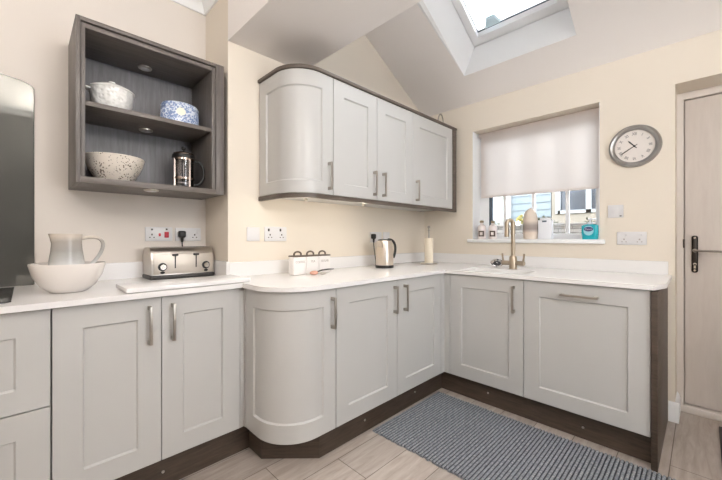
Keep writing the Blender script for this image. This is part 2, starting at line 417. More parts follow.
# roof window: white lining, frame, sash and glass
b = MB()
th = .20
fx0, fx1, fy0, fy1 = 1.49, 2.587, 0.628, 1.304
def zo(x, o): return zs(x) + o
def quadprism(c4, d4):
    lo = [b.bm.verts.new(p) for p in c4]; hi = [b.bm.verts.new(p) for p in d4]
    b.bm.faces.new(lo); b.bm.faces.new(hi[::-1])
    for i in range(4): b.bm.faces.new((lo[i], hi[i], hi[(i + 1) % 4], lo[(i + 1) % 4]))
A = [(ox0, oy0), (ox1, oy0), (ox1, oy1), (ox0, oy1)]; B_ = [(fx0, fy0), (fx1, fy0), (fx1, fy1), (fx0, fy1)]
for i in range(4):
    j = (i + 1) % 4
    (ax, ay), (bx, by) = A[i], A[j]; (cx_, cy_), (dx, dy) = B_[j], B_[i]
    cxm, cym = (ox0 + ox1) / 2, (oy0 + oy1) / 2
    def outp(x, y, z):
        return (x + (.05 if x > cxm else -.05), y + (.05 if y > cym else -.05), z)
    c4 = [(ax, ay, zo(ax, 0.001)), (bx, by, zo(bx, 0.001)), (cx_, cy_, zo(cx_, th)), (dx, dy, zo(dx, th))]
    d4 = [outp(*p) for p in c4]
    quadprism(c4, d4)
struct(b.build('trim_4', M['white_paint'], sharp=20), 'white lining of the roof window opening', 'window lining')
def slopeframe(x0, x1, y0, y1, w, o0, o1):
    q = MB()
    def pc(xa, xb, ya, yb):
        q.prism([(xa, zo(xa, o0)), (xb, zo(xb, o0)), (xb, zo(xb, o1)), (xa, zo(xa, o1))], ya, yb, P=lambda x, z, y: (x, y, z))
    wx = w * .87
    pc(x0, x0 + wx, y0, y1); pc(x1 - wx, x1, y0, y1); pc(x0 + wx, x1 - wx, y0, y0 + w); pc(x0 + wx, x1 - wx, y1 - w, y1)
    return q
rw = struct(slopeframe(fx0 - .03, fx1 + .03, fy0 - .03, fy1 + .03, .06, th + .008, th + .10).build('window_2', M['upvc']), 'white roof window in the sloping ceiling', 'roof window')
slopeframe(fx0 + .006, fx1 - .010, fy0 + .004, fy1 - .006, .052, th + .002, th + .07).build('sash', M['upvc'], rw)
slopeframe(fx0 + .048, fx1 - .053, fy0 + .054, fy1 - .056, .004, th + .040, th + .05).build('gasket', M['gasket'], rw)
q = MB(); q.prism([(fx0 + .05, zo(fx0 + .05, th + .05)), (fx1 - .055, zo(fx1 - .055, th + .05)), (fx1 - .055, zo(fx1 - .055, th + .056)), (fx0 + .05, zo(fx0 + .05, th + .056))], fy0 + .055, fy1 - .055, P=lambda x, z, y: (x, y, z))
q.build('glass', M['glass'], rw)
q = MB(); xa, xb = 2.42, 2.515
q.prism([(1.175, 0), (1.06, 0), (1.085, .05), (1.15, .05)], -.012, .012, P=lambda y, a, c: (2.51 - a, y, zo(2.51 - a, th + .03) + c))
q.build('catch', mat('pale_blue_latch', rgb(206, 228, 238), 0.3, var=0.04), rw)

# window in the right wall
wx0, wx1 = 2.985, 3.05
wf = struct(MB().box(wx0, wx1, 1.362, wy1, wz0 + .02, wz1).box(wx0, wx1, wy0, wy0 + .05, wz0 + .02, wz1).box(wx0, wx1, wy0 + .05, 1.362, wz0 + .02, 1.165).box(wx0, wx1, wy0 + .05, 1.362, wz1 - .06, wz1).build('window_1', M['upvc']), 'white kitchen window behind the roller blind', 'window')
for y in (1.229, .993, .744):
    MB().box(wx0 + .01, wx1 - .01, y - .009, y + .009, 1.165, wz1 - .06).build('glazing_bar', M['upvc'], wf)
MB().box(wx0 + .004, wx1 - .02, 1.346, 1.362, 1.165, wz1 - .06).build('gasket', M['gasket'], wf)
MB().box(wx0 + .028, wx0 + .034, wy0 + .05, 1.346, 1.165, wz1 - .06).build('glass', M['glass'], wf)
struct(MB().box(2.808, wx0 + .01, .472, 1.484, 1.09, 1.12, .004).build('trim_5', M['white_paint']), 'white window sill board', 'window sill')

# door
df = struct(MB().box(3.05, 3.13, .087, dy1, 0.02, dz1).box(3.05, 3.13, dy0, dy0 + .033, 0.02, dz1).box(3.05, 3.13, dy0 + .033, .087, dz1 - .045, dz1).build('door_1', M['door_frame']), 'white woodgrain back door in a deep recess', 'door')
b = MB().box(3.068, 3.115, dy0 + .037, .082, .05, dz1 - .05, .003).box(3.10, 3.112, dy0 + .03, .0885, .03, dz1 - .04)
b.build('door_panel', M['door_paint'], df)
MB().box(3.035, 3.13, dy0, dy1, 0, .042, .004).build('threshold', M['door_frame'], df)
hp = MB().box(3.058, 3.069, .020, .050, .908, 1.145, .012, 3).build('handle_plate', M['dark_metal'], df)
hb = MB().cyl((3.062, .035, 1.050), (3.02, .035, 1.050), .012, .010)
hb.tube([(3.02, .040, 1.050), (3.015, .02, 1.050), (3.015, -.03, 1.048), (3.02, -.085, 1.046)], [.010, .010, .009, .008], 12, .7)
hb.build('lever', M['pewter'], hp)
MB().cyl((3.066, .035, .962), (3.052, .035, .962), .009).box(3.052, 3.066, .030, .040, .935, .962).build('lock_cylinder', M['chrome'], hp)
for z in (1.131, .922): MB().cyl((3.066, .035, z), (3.0555, .035, z), .006).build('screw', M['chrome'], hp)
MB().box(3.045, 3.052, .082, .090, 1.066, 1.122, .001).build('hinge', M['dark_metal'], df)
sk = [(0, 0), (.018, 0), (.018, .085), (.014, .092), (.014, .100), (.008, .112), (.004, .120), (0, .120)]
b = MB().prism([(d, z) for d, z in sk], dy1 - .018, .150, P=lambda d, z, y: (WB - d, y, z))
b.prism([(d, z) for d, z in sk], WB + .0005, 3.049, P=lambda d, z, x: (x, dy1 - d, z))
struct(b.build('baseboard_right', M['white_paint']))

# ------------------------------------------------------------------ cabinet doors
def slab(b, S, s0, s1, z0, z1, rail=.086, dep=.009, th=.020, step=None, ch=.006, top=None, bot=None, nseg=1):
    """shaker door: S(s, z, c) maps run, height and outward distance to a point"""
    rt = top or rail; rb = bot or rail
    e = .0015
    cols = [s0, s0 + e, s0 + rail, s0 + rail + ch] + [s0 + rail + ch + (s1 - s0 - 2 * rail - 2 * ch) * i / nseg for i in range(1, nseg)] + [s1 - rail - ch, s1 - rail, s1 - e, s1]
    if nseg > 1:      # curved: split the stiles too
        k = []
        for a, c in zip(cols, cols[1:]):
            n = max(1, int((c - a) / .012)); k += [a + (c - a) * i / n for i in range(n)]
        cols_f = k + [cols[-1]]
    else: cols_f = cols
    rows = [z0, z0 + e, z0 + rb, z0 + rb + ch, z1 - rt - ch, z1 - rt, z1 - e, z1]
    def cd(s, z):
        if s in (s0, s1) or z in (z0, z1): return th - e
        if s0 + rail + ch - 1e-6 <= s <= s1 - rail - ch + 1e-6 and z0 + rb + ch - 1e-6 <= z <= z1 - rt - ch + 1e-6: return th - dep
        return th
    G = [[b.bm.verts.new(S(s, z, cd(s, z))) for z in rows] for s in cols_f]
    Bk = [[b.bm.verts.new(S(s, z, 0)) for z in (z0, z1)] for s in cols_f]
    for i in range(len(cols_f) - 1):
        for j in range(len(rows) - 1): b.bm.faces.new((G[i][j], G[i + 1][j], G[i + 1][j + 1], G[i][j + 1]))
        b.bm.faces.new((Bk[i][0], Bk[i + 1][0], G[i + 1][0], G[i][0])); b.bm.faces.new((Bk[i][1], G[i][-1], G[i + 1][-1], Bk[i + 1][1]))
        b.bm.faces.new((Bk[i][0], Bk[i][1], Bk[i + 1][1], Bk[i + 1][0]))
    for i in (0, -1):
        b.bm.faces.new([Bk[i][0]] + [G[i][j] for j in range(len(rows))] + [Bk[i][1]])
    return b
def SA(front): return lambda s, z, c: (s, front + .020 - c, z)          # faces -Y
def SB(front): return lambda s, z, c: (front + .020 - c, s, z)          # faces -X
def bar_handle_A(parent, x, front, z0, z1, name='handle'):
    b = MB().box(x - .006, x + .006, front - .036, front - .026, z0, z1, .0015)
    for z in (z0, z1 - .018): b.box(x - .006, x + .006, front - .030, front + .002, z, z + .018, .001)
    return b.build(name, M['pewter'], parent)
def bar_handle_B(parent, y, front, z0, z1):
    b = MB().box(front - .036, front - .026, y - .006, y + .006, z0, z1, .0015)
    for z in (z0, z1 - .018): b.box(front - .030, front + .002, y - .006, y + .006, z, z + .018, .001)
    return b.build('handle', M['pewter'], parent)
G = .0015
def door_A(parent, x0, x1, z0, z1, front, hx=None, hz=None, name='door', **k):
    d = slab(MB(), SA(front), x0 + G, x1 - G, z0, z1, **k).build(name, M['cab'], parent)
    if hx: bar_handle_A(d, hx, front, *hz)
    return d
def carcass(parent, x0, x1, y0, y1, z0, z1): return MB().box(x0, x1, y0, y1, z0, z1, .001).build('carcass', M['cab'], parent)
BZ, TZ = .152, .872

# left run
t = thing('drawer_unit', 'grey shaker drawer unit under the black hob at far left', 'drawers', (-.3, 1.9, .15))
carcass(t, -.55, .068, FL + .022, WL - .06, .15, .868)
d = slab(MB(), SA(FL), -.548, .0655, .5195, TZ, rail=.088, bot=.080).build('drawer_front', M['cab'], t)
d2 = slab(MB(), SA(FL), -.548, .0655, BZ, .5145, rail=.088).build('drawer_front', M['cab'], t)
b = MB().box(-.33, -.15, FL - .036, FL - .026, .822, .834, .0015).box(-.33, -.312, FL - .03, FL + .002, .822, .834).box(-.168, -.15, FL - .03, FL + .002, .822, .834); b.build('handle', M['pewter'], d)
b = MB().box(-.33, -.15, FL - .036, FL - .026, .468, .480, .0015).box(-.33, -.312, FL - .03, FL + .002, .468, .480).box(-.168, -.15, FL - .03, FL + .002, .468, .480); b.build('handle', M['pewter'], d2)
t = thing('base_cabinet', 'grey double-door base cabinet beneath the toaster and bowl', 'cabinet', (.43, 1.9, .15))
carcass(t, .070, .785, FL + .022, WL - .06, .15, .868)
door_A(t, .0695, .427, BZ, TZ, FL, .380, (.676, .840))
door_A(t, .427, .786, BZ, TZ, FL, .470, (.676, .840))
MB().box(.7865, .8085, FL + .002, FL + .03, BZ, TZ, .001).box(.8086, .845, FL - .0125, FL + .03, BZ, TZ).build('filler', M['cab'], t)

# curved base unit: quarter ellipse from the left face round to the front
CXB, CYB, RXB, RYB = 1.018, 1.538, .208, .208
def ell(cx, cy, rx, ry):
    N = 200; P_ = []
    for i in range(N + 1):
        a = PI + (PI / 2) * i / N
        P_.append((cx + rx * math.cos(a), cy + ry * math.sin(a), math.cos(a) / rx, math.sin(a) / ry))
    L_ = [0]
    for p, q in zip(P_, P_[1:]): L_.append(L_[-1] + math.hypot(q[0] - p[0], q[1] - p[1]))
    return P_, L_
def ecurve(cx, cy, rx, ry, pre=0.0, post=0.0):
    """arc-length map: pre = straight length on the side face before the curve"""
    P_, L_ = ell(cx, cy, rx, ry)
    tot = pre + L_[-1] + post
    def S(s, z, c):
        o = c - .020
        if s < pre: return (cx - rx - o, cy + pre - s, z)
        if s > pre + L_[-1]: return (cx + s - pre - L_[-1], cy - ry - o, z)
        s2 = min(max(s - pre, 0), L_[-1])
        k = min(max(next((i for i, l in enumerate(L_) if l >= s2), len(L_) - 1), 1), len(L_) - 1)
        f = (s2 - L_[k - 1]) / (L_[k] - L_[k - 1])
        x = P_[k - 1][0] * (1 - f) + P_[k][0] * f; y = P_[k - 1][1] * (1 - f) + P_[k][1] * f
        nx = P_[k - 1][2] * (1 - f) + P_[k][2] * f; ny = P_[k - 1][3] * (1 - f) + P_[k][3] * f
        n = math.hypot(nx, ny)
        return (x + nx / n * o, y + ny / n * o, z)
    return S, tot
t = thing('curved_base_cabinet', 'curved-fronted base cabinet bulging out at the worktop step', 'cabinet', (1.0, 1.75, .15))
arc = [(CXB + (RXB - .022) * math.cos(PI + PI / 2 * i / 16), CYB + (RYB - .022) * math.sin(PI + PI / 2 * i / 16)) for i in range(17)]
MB().prism(arc + [(1.137, FA + .022), (1.137, WA - .01), (.85, WA - .01), (.85, 1.664), (CXB - RXB + .022, 1.664)], .15, .868).build('carcass', M['cab'], t)
S, tot = ecurve(CXB, CYB, RXB, RYB, pre=1.664 - CYB, post=1.138 - CXB)
d = slab(MB(), S, .002, tot - .002, BZ, TZ, rail=.078, top=.085, bot=.090, nseg=24).build('curved_door', M['cab'], t, sharp=25)
bar_handle_A(d, 1.108, FA, .672, .832)

t = thing('base_cabinet', 'grey double-door base cabinet in front of the kettle', 'cabinet', (1.64, 1.6, .15))
carcass(t, 1.139, 2.150, FA + .022, WA - .01, .15, .868)
door_A(t, 1.139, 1.634, BZ, TZ, FA, 1.604, (.672, .838))
door_A(t, 1.634, 2.133, BZ, TZ, FA, 1.702, (.672, .838))
MB().box(2.134, 2.196, FA, FA + .02, BZ, TZ).build('corner_post', M['cab'], t)
t = thing('sink_cabinet', 'single-door base cabinet below the sink and tap', 'cabinet', (2.5, 1.03, .15))
b = MB().box(FB + .022, 2.82, .777, .79, .15, .868).box(FB + .022, 2.82, 1.27, FA - .002, .15, .868).box(2.79, 2.82, .79, 1.27, .15, .868).box(FB + .022, 2.79, .79, 1.27, .15, .17).box(FB + .022, FB + .04, .79, 1.27, .17, .60)
b.build('carcass', M['cab'], t)
d = slab(MB(), SB(FB), .776 + G, 1.284 - G, BZ, TZ).build('door', M['cab'], t); bar_handle_B(d, .833, FB, .662, .830)
MB().box(FB, FB + .02, 1.285, FA - .001, BZ, TZ).build('corner_post', M['cab'], t)
t = thing('dishwasher', 'integrated dishwasher with a grey panel and horizontal bar handle', 'dishwasher', (2.5, .475, .15))
MB().box(FB + .022, 2.80, .184, .772, .15, .866).build('body', M['dgrey'], t)
d = slab(MB(), SB(FB), .180, .773, BZ, TZ, top=.092).build('door', M['cab'], t)
b = MB().box(FB - .036, FB - .026, .392, .570, .803, .815, .0015)
for y in (.392, .552): b.box(FB - .030, FB + .002, y, y + .018, .803, .815, .001)
b.build('handle', M['pewter'], d)
tag(MB().box(2.164, 2.838, .152, .177, 0, .869, .001).build('end_panel', M['plinth'], loc=(2.5, .165, 0)), 'dark wood end panel closing the run beside the door', 'panel')

# plinths
def plight(parent, p, n):
    p = Vector(p); n = Vector(n)
    MB().cyl(p - n * .001, p + n * .003, .0065, .006, 16).build('plinth_clip', M['steel'], parent)
t = thing('plinth_board', 'dark plinth board under the left run of cabinets', 'plinth', (.3, 1.72, 0))
MB().box(-.55, .8575, 1.722, 1.738, .002, .149).build('board', M['plinth'], t); plight(t, (.444, 1.722, .072), (0, -1, 0))
t = thing('plinth_board', 'dark plinth of three straight lengths under the curved cabinet', 'plinth', (.95, 1.5, 0))
b = MB().prism([(.858, 1.74), (.858, 1.588), (1.072, 1.384), (1.072, 1.405), (.874, 1.594), (.874, 1.74)], .002, .149)
b.build('board', M['plinth'], t); n = Vector((-.204, -.214, 0)).normalized(); plight(t, (.965, 1.486, .112), n)
t = thing('plinth_board', 'dark plinth board under the double-door cabinet near the rug', 'plinth', (1.6, 1.39, 0))
MB().box(1.073, 2.242, 1.384, 1.400, .002, .149).build('board', M['plinth'], t); plight(t, (1.403, 1.384, .072), (0, -1, 0)); plight(t, (1.89, 1.384, .079), (0, -1, 0))
t = thing('plinth_board', 'dark plinth board under the sink cabinet and dishwasher', 'plinth', (2.235, .8, 0))
MB().box(2.227, 2.242, .178, 1.383, .002, .149).build('board', M['plinth'], t); plight(t, (2.227, 1.023, .081), (-1, 0, 0)); plight(t, (2.227, .473, .066), (-1, 0, 0))

# worktop (one continuous surface with a sink cut-out) and upstands
sx0, sx1, sy0, sy1 = 2.262, 2.485, .80, 1.25
b = MB()
b.box(-.95, .800, FL - .022, WL - .001, UND, TOP)
arcw = [(.790, FL - .022)] + [(CXB + .228 * math.cos(PI + PI / 2 * i / 24), CYB + .228 * math.sin(PI + PI / 2 * i / 24)) for i in range(25)]
b.prism(arcw + [(1.138, FA - .02), (1.138, WA - .001), (NIB + .002, WA - .001), (NIB + .002, WL - .03), (.800, WL - .03)], UND, TOP)
b.box(1.138, 2.157, FA - .02, WA - .001, UND, TOP)
b.prism([(2.157, FA - .02), (2.157, sy1), (2.838, sy1), (2.838, WA - .001), (2.157, WA - .001)], UND, TOP)
b.box(2.157, sx0, sy0, sy1, UND, TOP); b.box(sx1, 2.838, sy0, sy1, UND, TOP)
b.prism([(2.157, .164), (2.30, .128), (2.838, .134), (2.838, sy0), (2.157, sy0)], UND, TOP)
tag(b.build('worktop', M['worktop'], loc=(1, 1.6, .87)), 'continuous white quartz worktop running round the corner', 'worktop')
for lab, bx in (('quartz upstand along the recessed left wall behind the toaster', (.034, NIB - .001, WL - .02, WL - .0005, TOP + .0005, .992)),
                ('short quartz upstand on the wall return right of the toaster', (NIB - .018, NIB - .0005, WA - .02, WL - .0205, TOP + .0005, .992)),
                ('quartz upstand behind the canisters and kettle', (NIB, WB - .021, WA - .02, WA - .0005, TOP + .0005, .986)),
                ('quartz upstand under the window behind the tap', (WB - .02, WB - .0005, .150, WA - .0005, TOP + .0005, .984))):
    tag(MB().box(*bx).build('upstand', M['worktop'], loc=((bx[0] + bx[1]) / 2, (bx[2] + bx[3]) / 2, TOP)), lab, 'upstand')
# sink
b = MB(); w = .006
b.box(sx0 - w, sx0, sy0 - w, sy1 + w, .69, UND - .0005); b.box(sx1, sx1 + w, sy0 - w, sy1 + w, .69, UND - .0005)
b.box(sx0, sx1, sy0 - w, sy0, .69, UND - .0005); b.box(sx0, sx1, sy1, sy1 + w, .69, UND - .0005); b.box(sx0, sx1, sy0, sy1, .69, .70)
t = thing('sink', 'white undermount sink set into the worktop before the tap', 'sink', (2.37, 1.02, .69))
b.build('basin', M['white_cer'], t)
MB().lathe([(.0, .0), (.04, .0), (.042, .003), (.0, .004)], 2.37, 1.02, .7, 24).build('drain', M['chrome'], t)

t = thing('dark_reflection_box', 'dark box added unseen behind the camera for the splashback reflection', 'cabinet', (-.6, -1.1, 0))
MB().box(-1.9, .6, SY + .001, -1.08, .001, 2.575).build('carcass', M['dgrey'], t)  # plain box added to darken what the splashback mirrors
# splashback and hob
b = MB()
r = .05
ptop = [(-.017, 1.886), (.010, 1.876), (.026, 1.866), (.030, 1.858)]
b.prism([(-.95, .902), (-.95, 1.91)] + [(-.08, 1.894)] + ptop + [(.030, .902)], WL - .010, WL - .001, P=lambda x, z, y: (x, y, z))
spl = b.build('splashback', M['splash'], loc=(-.3, WL, .9))
MB().tube([(-.95, WL - .006, 1.911), (-.08, WL - .006, 1.895)] + [(x, WL - .006, z + .001) for x, z in ptop] + [(.031, WL - .006, .905)], .0022, 6).build('glass_edge', mat('green_black_glass_edge', rgb(58, 66, 62), 0.3, var=0.05), spl)
tag(spl, 'reflective smoked glass splashback rising behind the hob', 'splashback')
t = thing('hob', 'black glass hob let into the worktop at far left', 'hob', (-.34, 1.97, .9))
MB().prism([(-.62, 1.74), (-.048, 1.74), (-.035, 1.753), (-.035, 2.225), (-.62, 2.225)], .9003, .906, .001).build('glass_top', M['hob'], t)
for x, y, rr in ((-.2, 1.87, .075), (-.2, 2.09, .09), (-.47, 1.87, .09), (-.47, 2.09, .075)):
    MB().lathe([(rr, 0), (rr, .0004), (rr - .002, .0004), (rr - .002, 0)], x, y, .906, 40).build('cooking_zone', M['dgrey'], t)

# ------------------------------------------------------------------ wall cabinets
UZ0, UZ1 = 1.388, 2.100
CXU, CYU, RXU, RYU = 1.227, FU + .182, .182, .182
t = thing('curved_wall_cabinet', 'curved-fronted pale wall cabinet at the left end of the row', 'wall cabinet', (1.2, 1.8, 1.39))
arc = [(CXU + (RXU - .022) * math.cos(PI + PI / 2 * i / 16), CYU + (RYU - .022) * math.sin(PI + PI / 2 * i / 16)) for i in range(17)]
MB().prism(arc + [(1.324, FU + .022), (1.324, WA - .002), (CXU - RXU + .022, WA - .002)], UZ0, UZ1).build('carcass', M['cab'], t)
S, tot = ecurve(CXU, CYU, RXU, RYU, pre=WA - .004 - CYU, post=1.325 - CXU)
d = slab(MB(), S, .001, tot - .002, UZ0 + .002, UZ1 - .002, rail=.080, top=.088, bot=.074, nseg=24).build('curved_door', M['cab'], t, sharp=25)
bar_handle_A(d, 1.288, FU, 1.417, 1.582)
MB().lathe([(0, -.040), (.010, -.040), (.012, -.036), (.009, -.024), (.006, -.020), (.006, 0), (0, 0)], 1.165, 1.63, 1.387, 20).build('puck_light', M['pewter'], t)
t = thing('wall_cabinet', 'double-door pale wall cabinet next to the curved one', 'wall cabinet', (1.73, 1.8, 1.39))
carcass(t, 1.326, 2.126, FU + .022, WA - .002, UZ0, UZ1)
door_A(t, 1.326, 1.717, UZ0 + .002, UZ1 - .002, FU, 1.683, (1.417, 1.582), bot=.074, top=.092)
door_A(t, 1.717, 2.127, UZ0 + .002, UZ1 - .002, FU, 1.775, (1.417, 1.582), bot=.074, top=.092)
MB().lathe([(0, -.040), (.010, -.040), (.012, -.036), (.009, -.024), (.006, -.020), (.006, 0), (0, 0)], 1.64, 1.63, 1.387, 20).build('puck_light', M['pewter'], t)
t = thing('wall_cabinet', 'single-door pale wall cabinet at the window end of the row', 'wall cabinet', (2.42, 1.8, 1.39))
carcass(t, 2.128, 2.712, FU + .022, WA - .002, UZ0, UZ1)
door_A(t, 2.127, 2.713, UZ0 + .002, UZ1 - .002, FU, 2.168, (1.417, 1.578), bot=.074, top=.092)
def trimpoly(o, back):
    a = [(CXU + (RXU + o) * math.cos(PI + PI / 2 * i / 24), CYU + (RYU + o) * math.sin(PI + PI / 2 * i / 24)) for i in range(25)]
    return a + [(2.776, FU - o), (2.776, back), (CXU - RXU - o, back)]
tag(MB().prism(trimpoly(.010, WA - .001), UZ1 + .0005, UZ1 + .020, .002).build('cornice_board', M['trim_wood'], loc=(1.9, 1.8, UZ1)), 'thin dark wood cornice capping the wall cabinets', 'cornice')
a1 = [(CXU + (RXU + .004) * math.cos(PI + PI / 2 * i / 24), CYU + (RYU + .004) * math.sin(PI + PI / 2 * i / 24)) for i in range(25)]
a2 = [(CXU + (RXU - .016) * math.cos(PI + PI / 2 * i / 24), CYU + (RYU - .016) * math.sin(PI + PI / 2 * i / 24)) for i in range(25)]
poly = [(CXU - RXU - .004, WA - .001)] + a1 + [(2.776, FU - .004), (2.776, FU + .016)] + a2[::-1] + [(CXU - RXU + .016, WA - .001)]
tag(MB().prism(poly, UZ0 - .026, UZ0 - .0005).build('pelmet_strip', M['trim_wood'], loc=(1.9, 1.7, UZ0)), 'dark wood pelmet strip under the wall cabinets', 'pelmet')
tag(MB().box(2.7145, 2.776, FU - .004, WA - .001, UZ0, UZ1, .001).build('end_panel', M['trim_wood'], loc=(2.74, 1.8, UZ0)), 'dark wood end panel of the wall cabinets in the corner', 'panel')
# wire handle on top of the cabinet
t = thing('caddy', 'little caddy with an arched grey handle on top of the wall cabinets', 'caddy', (2.64, 1.75, UZ1 + .02))
MB().lathe([(0, 0), (.05, 0), (.055, .02), (.052, .02), (.048, .004), (0, .004)], 2.690, 1.68, UZ1 + .0205, 24).build('tray', M['pewter'], t)
MB().tube([(2.690 - .050 * math.cos(PI * i / 14), 1.68, UZ1 + .032 + .125 * math.sin(PI * i / 14)) for i in range(15)], .006, 10).build('handle', M['pewter'], t)

# ------------------------------------------------------------------ open shelf unit on the left wall
SX0, SX1, SZ0, SZ1, SF = .159, .820, 1.380, 2.125, 1.955
t = thing('open_shelf_unit', 'grey brown open wall unit with one shelf on the left wall', 'shelf unit', (.49, 2.15, SZ0))
MB().box(SX0, SX0 + .017, SF, WL - .001, SZ0, SZ1, .001).build('side_panel', M['wood_v'], t)
MB().box(.775, SX1, SF, WL - .001, SZ0, SZ1, .001).build('side_panel', M['wood_v'], t)
MB().box(SX0 + .017, .775, SF, WL - .001, SZ1 - .018, SZ1, .001).build('top_panel', M['wood_h'], t)
MB().box(SX0 + .017, .775, SF, WL - .001, SZ0, SZ0 + .028, .001).build('bottom_panel', M['wood_h'], t)
fi = SF + .006
for xa, xb in ((SX0 + .0185, .193), (.753, .7735)): MB().box(xa, xb, fi, WL - .02, SZ0 + .0285, SZ1 - .024, .001).build('inner_side', M['wood_v'], t)
MB().box(.193, .753, fi, WL - .02, SZ1 - .044, SZ1 - .024, .001).build('inner_top', M['wood_h'], t)
MB().box(.193, .753, WL - .02, WL - .012, SZ0 + .0285, SZ1 - .03).build('back_panel', M['wood_back'], t)
MB().box(.1935, .7525, 1.972, WL - .0205, 1.735, 1.757, .001).build('shelf', M['wood_h'], t)
for x, py, z in ((.475, 2.19, SZ1 - .0445), (.480, 2.19, 1.7345), (.462, 2.0, SZ0 - .0005)):
    b = MB().lathe([(0, -.009), (.028, -.009), (.033, -.006), (.034, 0), (0, 0)], x, py, z, 28)
    p = b.build('puck_light', M['steel'], t)
    MB().lathe([(0, -.0105), (.020, -.0105), (.022, -.0088), (0, -.0088)], x, py, z, 24).build('lens', M['white_pl'], p)

SH, FLR = 1.757, SZ0 + .028
# white embossed casserole
def emboss():
    m, nt, p = new_mat('white_embossed_glaze'); L = nt.links
    tc = nt.nodes.new('ShaderNodeTexCoord'); vo = nt.nodes.new('ShaderNodeTexVoronoi'); vo.inputs['Scale'].default_value = 58; vo.feature = 'SMOOTH_F1'
    L.new(tc.outputs['Object'], vo.inputs['Vector'])
    bp = nt.nodes.new('ShaderNodeBump'); bp.inputs['Strength'].default_value = 1.0; bp.inputs['Distance'].default_value = 0.007
    L.new(vo.outputs['Distance'], bp.inputs['Height']); L.new(bp.outputs['Normal'], p.inputs['Normal'])
    p.inputs['Base Color'].default_value = rgb(232, 231, 228); p.inputs['Roughness'].default_value = 0.25
    return m
M['emboss'] = emboss()
cx, cy = .312, 2.10
t = thing('casserole_dish', 'white embossed lidded casserole dish on the upper shelf', 'dish', (cx, cy, SH))
MB().lathe([(0, 0), (.070, 0), (.076, .006), (.086, .05), (.091, .098), (.093, .108), (.087, .108), (.082, .05), (.06, .012), (0, .01)], cx, cy, SH + .0005, 44).build('bowl', M['emboss'], t)
MB().lathe([(.096, .107), (.097, .112), (.090, .119), (.060, .134), (.030, .143), (0, .145)], cx, cy, SH, 44).build('lid', M['white_cer'], t)
MB().lathe([(.010, .142), (.009, .148), (.015, .153), (.014, .159), (0, .162)], cx, cy, SH, 24).build('knob', M['white_cer'], t)
MB().tube(bez((cx - .088, cy - .02, SH + .10), (cx - .118, cy - .02, SH + .105), (cx - .118, cy + .01, SH + .105), (cx - .088, cy + .015, SH + .10)), .006, 10).build('handle', M['white_cer'], t)
# blue floral tin
cx, cy = .628, 2.10
t = thing('oval_pot', 'blue and white floral oval pot on the upper shelf', 'pot', (cx, cy, SH))
MB().lathe([(0, 0), (.092, 0), (.098, .006), (.100, .05), (.098, .088), (.094, .094), (0, .096)], cx, cy, SH + .0005, 44, sy=.8).build('body', M['blue_white'], t)
MB().lathe([(.0985, .0945), (.097, .112), (.090, .125), (.070, .133), (.03, .137), (0, .138)], cx, cy, SH, 44, sy=.8).build('lid', M['blue_white'], t)
b = MB(); seg = 28
ctr = []
for rr in (0.0, 1.0):
    pass
def wrap(u, v, rad=.0995):
    a = math.atan2(-1, -.18) + u / rad
    return (cx + rad * math.cos(a), cy + .8 * rad * math.sin(a), SH + .070 + v)
c0 = b.bm.verts.new(wrap(0, 0, .1005)); rim = [b.bm.verts.new(wrap(.024 * math.cos(2 * PI * i / seg), .021 * math.sin(2 * PI * i / seg), .1005)) for i in range(seg)]
for i in range(seg): b.bm.faces.new((c0, rim[i], rim[(i + 1) % seg]))
b.build('cartouche', mat('cream_label', rgb(240, 234, 216), 0.4, var=0.06), t)
# speckled bowl
cx, cy = .325, 2.105
b = MB().lathe([(0, 0), (.068, 0), (.074, .006), (.100, .05), (.119, .090), (.128, .125), (.125, .129), (.120, .124), (.110, .09), (.09, .05), (.06, .012), (0, .01)], cx, cy, FLR + .0005, 48)
tag(b.build('bowl', M['speck'], loc=(cx, cy, FLR)), 'cream bowl with dark speckles on the bottom of the shelf unit', 'bowl')
# cafetiere
cx, cy = .647, 2.10
t = thing('cafetiere', 'glass and chrome coffee press in the shelf unit', 'coffee press', (cx, cy, FLR))
MB().lathe([(.050, .012), (.052, .015), (.052, .172), (.054, .178), (.050, .178), (.0495, .015), (.048, .014)], cx, cy, FLR, 36).build('beaker', M['pglass'], t)
b = MB().lathe([(0, 0), (.054, 0), (.055, .010), (.0, .012)], cx, cy, FLR + .0005, 36)
for rr, z in ((.054, .055), (.054, .165)):
    b.lathe([(rr, z), (rr + .002, z), (rr + .002, z + .012), (rr, z + .012), (rr, z)], cx, cy, FLR, 36)
for i in range(4):
    a = PI / 4 + i * PI / 2 - .5
    b.box(cx + .0535 * math.cos(a) - .005, cx + .0535 * math.cos(a) + .005, cy + .0535 * math.sin(a) - .005, cy + .0535 * math.sin(a) + .005, FLR + .004, FLR + .17)
b.build('frame', M['dchrome'], t)
MB().lathe([(.057, .178), (.058, .196), (.052, .206), (.030, .214), (0, .216)], cx, cy, FLR, 36).build('lid', M['dchrome'], t)
MB().lathe([(.059, .176), (.060, .180), (.060, .192), (.058, .196)], cx, cy, FLR, 36).build('lid_band', M['black'], t)
b = MB().cyl((cx, cy, FLR + .215), (cx, cy, FLR + .230), .004).ball((cx, cy, FLR + .236), .012)
b.build('plunger_knob', M['black'], t)
MB().cyl((cx, cy, FLR + .03), (cx, cy, FLR + .18), .003).lathe([(0, .03), (.046, .03), (.046, .036), (0, .037)], cx, cy, FLR, 28).build('plunger', M['steel'], t)
MB().tube(bez((cx + .054, cy - .02, FLR + .165), (cx + .115, cy - .035, FLR + .18), (cx + .115, cy - .035, FLR + .03), (cx + .054, cy - .02, FLR + .03), 20), .007, 12).build('handle', M['black'], t)

